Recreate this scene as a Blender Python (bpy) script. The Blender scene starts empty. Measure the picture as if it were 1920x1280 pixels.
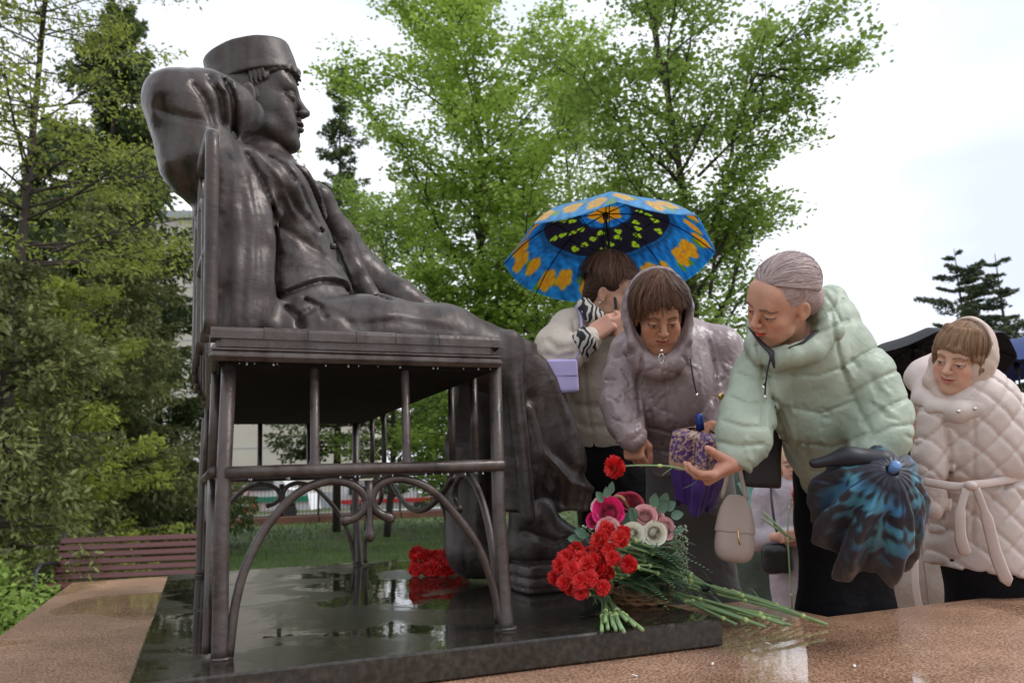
import bpy, math, random
import numpy as np
from mathutils import Vector, Matrix
rng = np.random.default_rng(7)
random.seed(7)
R = math.radians
scene = bpy.context.scene
COL = scene.collection

# ------------------------------------------------------------------ camera
FPX = 1463.0                                     # focal length for a 1920 px wide picture
UPC = np.array([-.0299, -.9846, .1723]); UPC /= np.linalg.norm(UPC)
CAMP = np.array([-.035, -1.84, .38])             # eye, metres; plate top is z = 0
HEAD = R(21.7)
_f = np.array([0, 0, 1.]) - UPC * UPC[2]; _f /= np.linalg.norm(_f)
_r = np.cross(_f, UPC)
if _r[0] < 0: _r = -_r
MW = (np.outer(_r, [math.cos(HEAD), -math.sin(HEAD), 0]) + np.outer(_f, [math.sin(HEAD), math.cos(HEAD), 0])
      + np.outer(UPC, [0, 0, 1]))
cam_d = bpy.data.cameras.new('camera'); cam = bpy.data.objects.new('camera', cam_d); COL.objects.link(cam)
cam_d.sensor_width = 36; cam_d.lens = FPX / 1920 * 36
cam_d.clip_start = .05; cam_d.clip_end = 600
cr, cu, cb = MW.T @ [1, 0, 0], -(MW.T @ [0, 1, 0]), -(MW.T @ [0, 0, 1])
cam.matrix_world = Matrix(((cr[0], cu[0], cb[0], CAMP[0]), (cr[1], cu[1], cb[1], CAMP[1]),
                           (cr[2], cu[2], cb[2], CAMP[2]), (0, 0, 0, 1)))
cam_d.dof.use_dof = True; cam_d.dof.focus_distance = 2.35; cam_d.dof.aperture_fstop = 4.5
scene.camera = cam

# ------------------------------------------------------------------ sky and light (overcast)
world = bpy.data.worlds.new('World'); scene.world = world; world.use_nodes = True
nt = world.node_tree; nt.nodes.clear()
out = nt.nodes.new('ShaderNodeOutputWorld'); bg = nt.nodes.new('ShaderNodeBackground')
sky = nt.nodes.new('ShaderNodeTexSky'); sky.sky_type = 'NISHITA'; sky.sun_disc = False
sky.sun_elevation = R(48); sky.sun_rotation = R(110)
bg.inputs['Strength'].default_value = .118
tc = nt.nodes.new('ShaderNodeTexCoord'); mp = nt.nodes.new('ShaderNodeMapping')
mp.inputs['Scale'].default_value = (1.0, 1.0, 2.6)
ns = nt.nodes.new('ShaderNodeTexNoise'); ns.inputs['Scale'].default_value = 1.7; ns.inputs['Detail'].default_value = 4
ns.inputs['Roughness'].default_value = .45
rp = nt.nodes.new('ShaderNodeValToRGB')
rp.color_ramp.elements[0].position = .36; rp.color_ramp.elements[0].color = (6.5, 7.0, 8.2, 1)
rp.color_ramp.elements[1].position = .62; rp.color_ramp.elements[1].color = (10.2, 10.4, 10.8, 1)
mx = nt.nodes.new('ShaderNodeMixRGB'); mx.inputs[0].default_value = .93
L = nt.links.new
L(tc.outputs['Generated'], mp.inputs['Vector']); L(mp.outputs[0], ns.inputs['Vector']); L(ns.outputs['Fac'], rp.inputs[0])
L(sky.outputs[0], mx.inputs[1]); L(rp.outputs[0], mx.inputs[2]); L(mx.outputs[0], bg.inputs['Color']); L(bg.outputs[0], out.inputs[0])
sun_d = bpy.data.lights.new('sun', 'SUN'); sun_d.energy = 1.4; sun_d.angle = R(22); sun_d.color = (1, .97, .93)
sun = bpy.data.objects.new('sun', sun_d); COL.objects.link(sun)
sun.rotation_euler = (R(42), 0, R(60))
vs = scene.view_settings
vs.view_transform = 'Standard'; vs.look = 'None'; vs.exposure = .24; vs.gamma = 1; vs.use_curve_mapping = False
scene.cycles.use_denoising = True
scene.cycles.max_bounces = 6; scene.cycles.transparent_max_bounces = 6; scene.cycles.sample_clamp_indirect = 6

# ------------------------------------------------------------------ helpers
def ray(px, py): return MW.T @ np.array([(px - 960) / FPX, (py - 640) / FPX, 1.0])
def at(px, py, d=None, x=None, y=None, z=None):
    r = ray(px, py)
    t = d if d is not None else (y - CAMP[1]) / r[1] if y is not None else (x - CAMP[0]) / r[0] if x is not None else (z - CAMP[2]) / r[2]
    return CAMP + r * t
def V(*a): return np.array(a, float)
BASE = {}
def tag(o, label=None, cat=None, group=None, kind=None):
    if label: o['label'] = label
    if cat: o['category'] = cat
    if group: o['group'] = group
    if kind: o['kind'] = kind
    return o
def empty(name, loc, label=None, cat=None, group=None):
    o = bpy.data.objects.new(name, None); COL.objects.link(o); o.location = loc; o.empty_display_size = .1
    BASE[o.name] = V(*loc); return tag(o, label, cat, group)
def mk(name, verts, faces, mat, parent=None, smooth=True, base=None, vcol=None):
    """verts in WORLD space; becomes a child of parent (or top level at base)."""
    verts = np.asarray(verts, float).reshape(-1, 3)
    b = BASE[parent.name] if parent is not None else (V(*base) if base is not None else np.zeros(3))
    me = bpy.data.meshes.new(name)
    v = verts - b
    if isinstance(faces, np.ndarray) and faces.ndim == 2:
        n, k = faces.shape
        me.vertices.add(len(v)); me.vertices.foreach_set('co', v.astype(np.float32).ravel())
        me.loops.add(n * k); me.loops.foreach_set('vertex_index', faces.astype(np.int32).ravel())
        me.polygons.add(n); me.polygons.foreach_set('loop_start', np.arange(0, n * k, k, dtype=np.int32))
        me.update(calc_edges=True)
    else:
        me.from_pydata([tuple(a) for a in v], [], [tuple(int(i) for i in f) for f in faces]); me.update()
    if smooth: me.polygons.foreach_set('use_smooth', np.ones(len(me.polygons), bool))
    if vcol is not None:
        ca = me.color_attributes.new('col', 'FLOAT_COLOR', 'POINT')
        c4 = np.ones((len(v), 4), np.float32); c4[:, :3] = vcol; ca.data.foreach_set('color', c4.ravel())
    if mat is not None: me.materials.append(mat)
    o = bpy.data.objects.new(name, me); COL.objects.link(o)
    if parent is not None: o.parent = parent
    else: o.location = b
    BASE[o.name] = b
    return o
class MB:
    def __init__(s): s.v = []; s.f = []; s.n = 0
    def add(s, v, f):
        v = np.asarray(v, float).reshape(-1, 3); s.v.append(v); s.f += [tuple(i + s.n for i in q) for q in f]; s.n += len(v); return s
    def box(s, c, d, rot=None):
        c = np.asarray(c, float); h = np.asarray(d, float) / 2
        p = np.array([[x, y, z] for x in (-1, 1) for y in (-1, 1) for z in (-1, 1)]) * h
        if rot is not None: p = p @ np.asarray(rot).T
        return s.add(p + c, [(0, 1, 3, 2), (4, 6, 7, 5), (0, 4, 5, 1), (2, 3, 7, 6), (0, 2, 6, 4), (1, 5, 7, 3)])
    def bevbox(s, c, d, b=.01, rot=None):
        """box with chamfered edges"""
        h = np.asarray(d, float) / 2; p = []; b = min(b, *(h * .9))
        for x in (-1, 1):
            for y in (-1, 1):
                for z in (-1, 1):
                    p += [(x * h[0], y * (h[1] - b), z * (h[2] - b)), (x * (h[0] - b), y * h[1], z * (h[2] - b)), (x * (h[0] - b), y * (h[1] - b), z * h[2])]
        p = np.array(p); I = lambda x, y, z, k: ((x * 4 + y * 2 + z) * 3 + k)
        f = []
        f += [(I(0,0,0,0), I(0,0,1,0), I(0,1,1,0), I(0,1,0,0)), (I(1,0,0,0), I(1,1,0,0), I(1,1,1,0), I(1,0,1,0))]
        f += [(I(0,0,0,1), I(1,0,0,1), I(1,0,1,1), I(0,0,1,1)), (I(0,1,0,1), I(0,1,1,1), I(1,1,1,1), I(1,1,0,1))]
        f += [(I(0,0,0,2), I(0,1,0,2), I(1,1,0,2), I(1,0,0,2)), (I(0,0,1,2), I(1,0,1,2), I(1,1,1,2), I(0,1,1,2))]
        for y in (0, 1):
            for z in (0, 1): f.append((I(0,y,z,1), I(0,y,z,2), I(1,y,z,2), I(1,y,z,1)))
        for x in (0, 1):
            for z in (0, 1): f.append((I(x,0,z,0), I(x,0,z,2), I(x,1,z,2), I(x,1,z,0)))
            for y in (0, 1): f.append((I(x,y,0,0), I(x,y,0,1), I(x,y,1,1), I(x,y,1,0)))
        for x in (0, 1):
            for y in (0, 1):
                for z in (0, 1): f.append((I(x,y,z,0), I(x,y,z,1), I(x,y,z,2)))
        if rot is not None: p = p @ np.asarray(rot).T
        return s.add(p + np.asarray(c, float), f)
    def tube(s, pts, r, n=8, cap=True, flat=None, up0=None):
        r = r if np.ndim(r) == 0 else np.interp(np.linspace(0, 1, len(pts)), np.linspace(0, 1, len(r)), r)
        v, f = tube(pts, r, n, cap, flat, up0); return s.add(v, f)
    def build(s, name, mat, parent=None, smooth=True, base=None):
        o = mk(name, np.concatenate(s.v), s.f, mat, parent, smooth, base)
        bm_fix(o); return o
def bm_fix(o):
    import bmesh
    bm = bmesh.new(); bm.from_mesh(o.data); bmesh.ops.recalc_face_normals(bm, faces=bm.faces[:]); bm.to_mesh(o.data); bm.free()
def unit(v): v = np.asarray(v, float); return v / (np.linalg.norm(v) + 1e-12)
def frames(pts, up0=None):
    p = np.asarray(pts, float); t = np.gradient(p, axis=0); t /= (np.linalg.norm(t, axis=1, keepdims=True) + 1e-12)
    u = up0 if up0 is not None else (V(0, 0, 1) if abs(t[0][2]) < .9 else V(1, 0, 0))
    us = []
    for k in t:
        u = unit(u - k * np.dot(u, k)); us.append(u)
    us = np.array(us); return t, us, np.cross(t, us)
def tube(pts, r, n=8, cap=True, flat=None, up0=None):
    p = np.asarray(pts, float); m = len(p); r = np.broadcast_to(np.asarray(r, float), (m,)) if np.ndim(r) < 2 else r
    t, u, w = frames(p, up0); a = np.linspace(0, 2 * math.pi, n, endpoint=False)
    fl = 1 if flat is None else flat
    ring = p[:, None, :] + r[:, None, None] * (np.cos(a)[None, :, None] * w[:, None, :] + fl * np.sin(a)[None, :, None] * u[:, None, :])
    v = ring.reshape(-1, 3); f = [(i * n + j, i * n + (j + 1) % n, (i + 1) * n + (j + 1) % n, (i + 1) * n + j) for i in range(m - 1) for j in range(n)]
    if cap: f += [tuple(range(n - 1, -1, -1)), tuple((m - 1) * n + j for j in range(n))]
    return v, f
def spline(pts, n=8):
    """Catmull-Rom through pts (any dimension)"""
    p = np.asarray(pts, float); q = np.vstack([2 * p[0] - p[1], p, 2 * p[-1] - p[-2]]); o = []
    for i in range(1, len(q) - 2):
        for t in np.linspace(0, 1, n, endpoint=False):
            a, b, c, d = q[i - 1], q[i], q[i + 1], q[i + 2]
            o.append(.5 * (2 * b + (c - a) * t + (2 * a - 5 * b + 4 * c - d) * t * t + (3 * b - a - 3 * c + d) * t ** 3))
    o.append(q[-2]); return np.array(o)
def rotm(ax, deg): return np.array(Matrix.Rotation(R(deg), 3, Vector(ax)))
def basis(x=None, y=None, z=None):
    """matrix whose columns are local axes; give two of them, the first is kept exactly"""
    if y is not None and z is not None: y = unit(y); x = unit(np.cross(y, z)); z = np.cross(x, y)
    elif x is not None and z is not None: z = unit(z); y = unit(np.cross(z, x)); x = np.cross(y, z)
    else: x = unit(x); z = unit(np.cross(x, y)); y = np.cross(z, x)
    return np.column_stack([x, y, z])

# materials ------------------------------------------------------------
def mat(name, col=(.5, .5, .5), rough=.6, metal=0, noise=None, bump=None, sheen=0, coat=0, coatr=.1, vcol=False, rnoise=None, alpha=1,
        emis=None, trans=0, spec=.5, stretch=(1, 1, 1), sss=0, bump2=None):
    """noise=(scale, amount[, colour2]); bump=(scale, strength, distance); rnoise=(scale, lo, hi)"""
    m = bpy.data.materials.new(name); m.use_nodes = True; t = m.node_tree; b = t.nodes['Principled BSDF']; N = t.nodes.new; K = t.links.new
    b.inputs['Roughness'].default_value = rough; b.inputs['Metallic'].default_value = metal
    b.inputs['Coat Weight'].default_value = coat; b.inputs['Coat Roughness'].default_value = coatr
    b.inputs['Sheen Weight'].default_value = sheen; b.inputs['Specular IOR Level'].default_value = spec
    b.inputs['Alpha'].default_value = alpha; b.inputs['Transmission Weight'].default_value = trans
    if sss:
        b.inputs['Subsurface Weight'].default_value = sss; b.inputs['Subsurface Radius'].default_value = (1, .35, .2); b.inputs['Subsurface Scale'].default_value = .006
    c = tuple(col) + (1,)
    co = N('ShaderNodeTexCoord'); mp = N('ShaderNodeMapping'); K(co.outputs['Object'], mp.inputs[0]); mp.inputs['Scale'].default_value = stretch
    src = None
    if vcol:
        a = N('ShaderNodeVertexColor'); a.layer_name = 'col'; src = a.outputs[0]
    if noise:
        n = N('ShaderNodeTexNoise'); n.inputs['Scale'].default_value = noise[0]; n.inputs['Detail'].default_value = 5; K(mp.outputs[0], n.inputs['Vector'])
        rp = N('ShaderNodeValToRGB'); rp.color_ramp.elements[0].position = .3; rp.color_ramp.elements[1].position = .7
        K(n.outputs['Fac'], rp.inputs[0])
        if src is not None:
            rp.color_ramp.elements[0].color = (1 - noise[1],) * 3 + (1,); rp.color_ramp.elements[1].color = (1 + noise[1],) * 3 + (1,)
            x = N('ShaderNodeMixRGB'); x.blend_type = 'MULTIPLY'; x.inputs[0].default_value = 1; K(src, x.inputs[1]); K(rp.outputs[0], x.inputs[2]); src = x.outputs[0]
        else:
            c2 = tuple(noise[2]) + (1,) if len(noise) > 2 else tuple(k * (1 - noise[1]) for k in col) + (1,)
            rp.color_ramp.elements[0].color = c2; rp.color_ramp.elements[1].color = c; src = rp.outputs[0]
    if src is None: b.inputs['Base Color'].default_value = c
    else: K(src, b.inputs['Base Color'])
    if rnoise:
        n = N('ShaderNodeTexNoise'); n.inputs['Scale'].default_value = rnoise[0]; n.inputs['Detail'].default_value = 3; K(mp.outputs[0], n.inputs['Vector'])
        mr = N('ShaderNodeMapRange'); mr.inputs[1].default_value = .38; mr.inputs[2].default_value = .62; mr.inputs[3].default_value = rnoise[1]; mr.inputs[4].default_value = rnoise[2]
        K(n.outputs['Fac'], mr.inputs[0]); K(mr.outputs[0], b.inputs['Roughness'])
    prev = None
    for bb in (bump, bump2):
        if bb:
            n = N('ShaderNodeTexNoise'); n.inputs['Scale'].default_value = bb[0]; n.inputs['Detail'].default_value = 5; n.inputs['Distortion'].default_value = .9; K(mp.outputs[0], n.inputs['Vector'])
            bp = N('ShaderNodeBump'); bp.inputs['Strength'].default_value = bb[1]; bp.inputs['Distance'].default_value = bb[2]; K(n.outputs['Fac'], bp.inputs['Height'])
            if prev is not None: K(prev, bp.inputs['Normal'])
            prev = bp.outputs[0]
    if prev is not None: K(prev, b.inputs['Normal'])
    return m
def nodes(m): return m.node_tree.nodes, m.node_tree.links, m.node_tree.nodes['Principled BSDF']

# signed distance modelling ------------------------------------------------
BIG = 1e3
class S:
    """a field: list of (op, fn, lo, hi, k)"""
    def __init__(s): s.ops = []; s.post = []; s.lo = np.full(3, BIG); s.hi = np.full(3, -BIG)
    def _add(s, op, fn, lo, hi, k):
        lo = np.asarray(lo, float); hi = np.asarray(hi, float); s.ops.append((op, fn, lo, hi, k))
        if op == 'u': s.lo = np.minimum(s.lo, lo); s.hi = np.maximum(s.hi, hi)
        return s
    def rc(s, a, b, ra, rb=None, k=.02, op='u', sq=None):
        """tapered capsule; sq=(axis vector, factor): squashes the thickness along the axis"""
        a = np.asarray(a, float); b = np.asarray(b, float); rb = ra if rb is None else rb; ba = b - a; L2 = ba @ ba + 1e-12; m = max(ra, rb)
        if sq is not None: ax = unit(sq[0]); q = sq[1]
        def fn(p):
            t = np.clip((p - a) @ ba / L2, 0, 1); e = p - a - t[:, None] * ba
            if sq is not None:
                c = e @ ax; e = e + (c * (1 / q - 1))[:, None] * ax
            d = np.sqrt((e * e).sum(1)) - (ra + t * (rb - ra))
            return d if sq is None or q >= 1 else d * q ** .5
        mm = m * (max(1, sq[1]) if sq is not None else 1)
        return s._add(op, fn, np.minimum(a, b) - mm, np.maximum(a, b) + mm, k)
    def chain(s, pts, rs, k=.02, op='u', sq=None):
        for i in range(len(pts) - 1): s.rc(pts[i], pts[i + 1], rs[i], rs[i + 1], k, op, sq)
        return s
    def ell(s, c, r, rot=None, k=.02, op='u'):
        c = np.asarray(c, float); r = np.asarray(r, float) * np.ones(3); m = r.max()
        def fn(p):
            q = p - c
            if rot is not None: q = q @ rot
            k0 = np.sqrt(((q / r) ** 2).sum(1)); k1 = np.sqrt(((q / r ** 2) ** 2).sum(1)) + 1e-9
            return k0 * (k0 - 1) / k1
        return s._add(op, fn, c - m, c + m, k)
    def box(s, c, h, r=.01, rot=None, k=.01, op='u'):
        c = np.asarray(c, float); h = np.asarray(h, float); m = np.linalg.norm(h)
        def fn(p):
            q = p - c
            if rot is not None: q = q @ rot
            q = np.abs(q) - (h - r)
            return np.sqrt((np.maximum(q, 0) ** 2).sum(1)) + np.minimum(q.max(1), 0) - r
        return s._add(op, fn, c - m, c + m, k)
    def plane(s, c, n, k=.005):
        """cuts away the side the normal points to"""
        c = np.asarray(c, float); n = unit(n)
        return s._add('i', lambda p: (p - c) @ n, (-BIG,) * 3, (BIG,) * 3, k)
    def fn(s, f, lo, hi, k=.01, op='u'): return s._add(op, f, lo, hi, k)
    def warp(s, f): s.post.append(f); return s
    def crease(s, pts, depth, width, ax=None, side=None):
        """groove (depth > 0) or ridge (< 0) along a polyline; ax: measured in projection along that axis, side: only where p.ax*side > value"""
        pts = np.asarray(pts, float)
        ax = None if ax is None else unit(ax)
        if ax is not None: pts = pts - (pts @ ax)[:, None] * ax
        lo = pts.min(0) - 3 * width; hi = pts.max(0) + 3 * width
        def f(p, d):
            q = p if ax is None else p - (p @ ax)[:, None] * ax
            m = np.all((q > lo) & (q < hi), axis=1) & (np.abs(d) < .05)
            if side is not None: m &= (p @ ax) * side[0] > side[1]
            idx = np.nonzero(m)[0]
            if len(idx) == 0: return d
            q = q[idx]; best = np.full(len(q), BIG)
            for i in range(len(pts) - 1):
                a = pts[i]; ba = pts[i + 1] - a; t = np.clip((q - a) @ ba / (ba @ ba + 1e-12), 0, 1)
                best = np.minimum(best, ((q - a - t[:, None] * ba) ** 2).sum(1))
            d = d.copy(); d[idx] += depth * np.exp(-best / width ** 2); return d
        s.post.append(f); return s
    def eval(s, p, margin=.03):
        d = np.full(len(p), BIG)
        for op, fn, lo, hi, k in s.ops:
            if lo[0] <= -BIG: idx = None
            else:
                m = margin + k
                sel = np.all((p > lo - m) & (p < hi + m), axis=1); idx = np.nonzero(sel)[0]
                if len(idx) == 0: continue
                if len(idx) > .9 * len(p): idx = None
            q = p if idx is None else p[idx]; a = d if idx is None else d[idx]; b = fn(q)
            if op == 's': b = -b
            if op == 'u':
                h = np.clip(.5 + .5 * (a - b) / k, 0, 1); r = a * (1 - h) + b * h - k * h * (1 - h)
            else:
                h = np.clip(.5 - .5 * (a - b) / k, 0, 1); r = a * (1 - h) + b * h + k * h * (1 - h)
            if idx is None: d = r
            else: d[idx] = r
        for f in s.post: d = f(p, d)
        return d
    def mesh(s, h=.004, pad=.03, lo=None, hi=None):
        lo = s.lo - pad if lo is None else np.asarray(lo, float); hi = s.hi + pad if hi is None else np.asarray(hi, float)
        B = 8; nb = np.ceil((hi - lo) / (h * B)).astype(int) + 1; n = nb * B
        g = [lo[i] + (np.arange(nb[i]) + .5) * h * B for i in range(3)]
        ctr = np.stack(np.meshgrid(*g, indexing='ij'), -1).reshape(-1, 3)
        diag = h * B * .87
        dc = s.eval(ctr, margin=diag + .02)
        keep = np.nonzero(np.abs(dc) < diag * 1.35 + .012)[0]
        arr = np.where(dc < 0, -1., 1.).reshape(nb).astype(np.float32)
        arr = arr.repeat(B, 0).repeat(B, 1).repeat(B, 2)
        off = np.stack(np.meshgrid(*[np.arange(B)] * 3, indexing='ij'), -1).reshape(-1, 3)
        bi = np.stack(np.unravel_index(keep, nb), -1) * B
        for c0 in range(0, len(bi), 240):
            ii = (bi[c0:c0 + 240, None, :] + off[None]).reshape(-1, 3)
            arr[ii[:, 0], ii[:, 1], ii[:, 2]] = s.eval(lo + ii * h, margin=.02)
        return nets(arr, lo, h)
def nets(a, lo, h):
    ins = a < 0
    c = [ins[i:ins.shape[0] - 1 + i, j:ins.shape[1] - 1 + j, k:ins.shape[2] - 1 + k] for i in (0, 1) for j in (0, 1) for k in (0, 1)]
    al = c[0].copy(); an = c[0].copy()
    for q in c[1:]: al &= q; an |= q
    cells = np.stack(np.nonzero(an & ~al), -1)
    idx = np.full(al.shape, -1, np.int32); idx[tuple(cells.T)] = np.arange(len(cells))
    acc = np.zeros((len(cells), 3)); cnt = np.zeros(len(cells))
    cor = [(i, j, k) for i in (0, 1) for j in (0, 1) for k in (0, 1)]
    val = [a[cells[:, 0] + i, cells[:, 1] + j, cells[:, 2] + k].astype(float) for i, j, k in cor]
    for m, A in enumerate(cor):
        for n_, Bc in enumerate(cor):
            if n_ > m and sum(abs(A[q] - Bc[q]) for q in range(3)) == 1:
                va, vb = val[m], val[n_]; cr_ = (va < 0) != (vb < 0)
                t = np.where(cr_, va / np.where(cr_, va - vb, 1), 0)
                e = np.asarray(A)[None] + t[:, None] * (np.asarray(Bc) - np.asarray(A))[None]
                acc += e * cr_[:, None]; cnt += cr_
    v = lo + (cells + acc / cnt[:, None]) * h
    fs = []
    for ax in range(3):
        sl0 = [slice(None)] * 3; sl1 = [slice(None)] * 3; sl0[ax] = slice(0, -1); sl1[ax] = slice(1, None)
        A, Bq = ins[tuple(sl0)], ins[tuple(sl1)]; e = np.stack(np.nonzero(A != Bq), -1)
        u, w = (ax + 1) % 3, (ax + 2) % 3
        e = e[(e[:, u] > 0) & (e[:, w] > 0) & (e[:, u] < idx.shape[u]) & (e[:, w] < idx.shape[w])]
        flip = A[tuple(e.T)]
        def I(du, dw):
            q = e.copy(); q[:, u] -= du; q[:, w] -= dw; return idx[tuple(q.T)]
        q = np.stack([I(0, 0), I(1, 0), I(1, 1), I(0, 1)], -1)
        q[~flip] = q[~flip][:, ::-1]; fs.append(q)
    f = np.concatenate(fs); f = f[(f >= 0).all(1)]
    return v, f[:, ::-1] if False else f
def sdfobj(name, s, mt, parent=None, h=.004, base=None, vcolf=None, smooth=1, **kw):
    v, f = s.mesh(h, **kw)
    if smooth:                                    # light umbrella smoothing hides the voxel steps
        for _ in range(smooth):
            e = np.concatenate([f[:, [0, 1]], f[:, [1, 2]], f[:, [2, 3]], f[:, [3, 0]]])
            sm = np.zeros_like(v); np.add.at(sm, e[:, 0], v[e[:, 1]]); np.add.at(sm, e[:, 1], v[e[:, 0]])
            ct = np.bincount(e.ravel(), minlength=len(v))[:, None]; v = .5 * v + .5 * sm / ct
    return mk(name, v, f, mt, parent, True, base, None if vcolf is None else vcolf(v))
def vnoise(p, sc=1., seed=0):
    """cheap smooth pseudo noise from summed sines, about -1..1"""
    r = np.random.default_rng(seed); o = 0
    for i in range(5):
        k = r.normal(size=3); k /= np.linalg.norm(k); o = o + np.sin(p @ k * sc * (1 + .45 * i) * 3 + r.uniform(0, 6.3)) / (1 + .3 * i)
    return o / 2.6
GZ, S1, S2, TOPG = -1.07, -.80, -.52, -.07      # ground, lower step, upper step, granite top

# ------------------------------------------------------------------ setting materials
M = {}
M['grass'] = mat('grass_soil', (.085, .13, .03), .9, noise=(1.3, .5, (.05, .055, .022)), bump=(30, .6, .03))
M['blade'] = mat('grass_blade', (.13, .24, .035), .6, noise=(.6, .4, (.06, .11, .02)))
M['weed'] = mat('dry_weed', (.16, .09, .05), .8, noise=(3, .4, (.08, .07, .03)))
def wet_granite(name, c1, c2, c3, rl, rh, sc=160, mirror=.5, wsc=1.4):
    m = mat(name, c1, .3, noise=None); N, K, b = nodes(m); N = N.new; K = K.new
    co = N('ShaderNodeTexCoord'); n1 = N('ShaderNodeTexNoise'); n1.inputs['Scale'].default_value = sc; n1.inputs['Detail'].default_value = 3
    n2 = N('ShaderNodeTexNoise'); n2.inputs['Scale'].default_value = 3.2; n2.inputs['Detail'].default_value = 6; n2.inputs['Roughness'].default_value = .65
    for n in (n1, n2): K(co.outputs['Object'], n.inputs['Vector'])
    r = N('ShaderNodeValToRGB'); e = r.color_ramp.elements
    e[0].position = .36; e[0].color = (*c2, 1); e[1].position = .66; e[1].color = (*c3, 1); q = e.new(.5); q.color = (*c1, 1)
    K(n1.outputs['Fac'], r.inputs[0])
    r2 = N('ShaderNodeValToRGB'); r2.color_ramp.elements[0].position = .3; r2.color_ramp.elements[0].color = (.62, .58, .56, 1); r2.color_ramp.elements[1].position = .7; r2.color_ramp.elements[1].color = (1.1, 1.08, 1.05, 1)
    K(n2.outputs['Fac'], r2.inputs[0]); x = N('ShaderNodeMixRGB'); x.blend_type = 'MULTIPLY'; x.inputs[0].default_value = 1
    K(r.outputs[0], x.inputs[1]); K(r2.outputs[0], x.inputs[2]); K(x.outputs[0], b.inputs['Base Color'])
    n3 = N('ShaderNodeTexNoise'); n3.inputs['Scale'].default_value = wsc; n3.inputs['Detail'].default_value = 5; n3.inputs['Distortion'].default_value = .6; K(co.outputs['Object'], n3.inputs['Vector'])
    mr = N('ShaderNodeMapRange'); mr.inputs[1].default_value = mirror - .03; mr.inputs[2].default_value = mirror + .03; mr.inputs[3].default_value = rh; mr.inputs[4].default_value = rl
    K(n3.outputs['Fac'], mr.inputs[0]); K(mr.outputs[0], b.inputs['Roughness'])
    bp = N('ShaderNodeBump'); bp.inputs['Distance'].default_value = .001; K(n1.outputs['Fac'], bp.inputs['Height'])
    ms = N('ShaderNodeMapRange'); ms.inputs[1].default_value = mirror - .03; ms.inputs[2].default_value = mirror + .03; ms.inputs[3].default_value = .45; ms.inputs[4].default_value = .0
    K(n3.outputs['Fac'], ms.inputs[0]); K(ms.outputs[0], bp.inputs['Strength'])
    n4 = N('ShaderNodeTexNoise'); n4.inputs['Scale'].default_value = 9; n4.inputs['Detail'].default_value = 2; K(co.outputs['Object'], n4.inputs['Vector'])
    b2 = N('ShaderNodeBump'); b2.inputs['Distance'].default_value = .004; b2.inputs['Strength'].default_value = .12; K(n4.outputs['Fac'], b2.inputs['Height']); K(bp.outputs[0], b2.inputs['Normal'])
    K(b2.outputs[0], b.inputs['Normal'])
    return m
M['granite'] = wet_granite('granite', (.40, .225, .142), (.16, .085, .06), (.62, .42, .30), .05, .34, mirror=.53, wsc=1.1)
M['paving'] = wet_granite('paving', (.22, .18, .15), (.14, .12, .10), (.3, .25, .22), .04, .3, 90, .47)
M['plate'] = wet_granite('dark_plate', (.030, .026, .020), (.018, .016, .012), (.05, .043, .035), .03, .24, 60, .47, 2.6)

# ------------------------------------------------------------------ ground, paving, steps
g = 300
o = mk('ground', [(-g, -g, GZ), (g, -g, GZ), (g, g, GZ), (-g, g, GZ)], [(0, 1, 2, 3)], M['grass'], smooth=False); tag(o, kind='structure')
# wet paving round the monument, built of slabs with open joints
P0 = [(-2.2, -6), (9.5, -6), (9.5, 11.5), (2.3, 11.5), (2.3, 5.0), (-2.2, 5.0)]
o = mk('pavement', [(x, y, GZ + .012) for x, y in P0], [(0, 1, 2, 5), ], M['paving'], smooth=False)
o.data.clear_geometry(); o.data.from_pydata([(x, y, GZ + .012) for x, y in P0], [], [tuple(range(6))]); tag(o, kind='structure')
slab = None; ns_ = 0
for i in range(12):
    for j in range(22):
        x, y = 2.95 + i * .6, -1.6 + j * .6
        if x < 9.3 and y < 11.3 and not (x < 4.1 and y < 4.1) and ns_ < 190:
            if slab is None:
                b_ = MB().bevbox((0, 0, 0), (.59, .59, .03), .004); slab = b_.build('paving_slab', M['paving'], o, False); s_ = slab
            else:
                s_ = slab.copy(); COL.objects.link(s_)
            s_.location = (x, y, GZ + .014 + rng.uniform(-.0015, .0015)); s_.rotation_euler = (rng.uniform(-.003, .003), rng.uniform(-.003, .003), rng.integers(4) * math.pi / 2); ns_ += 1
def slabblock(name, x0, y0, x1, y1, z0, z1, m, kind='structure', label=None, cat=None):
    b = MB().bevbox(((x0 + x1) / 2, (y0 + y1) / 2, (z0 + z1) / 2), (x1 - x0, y1 - y0, z1 - z0), .008)
    return tag(b.build(name, m, None, False), label, cat, kind=kind)
slabblock('lower_step', -1.6, -2.9, 4.9, 3.9, GZ - .05, S1, M['granite'])
slabblock('upper_step', -1.15, -2.5, 3.7, 3.35, S1 - .02, S2, M['granite'])
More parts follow.
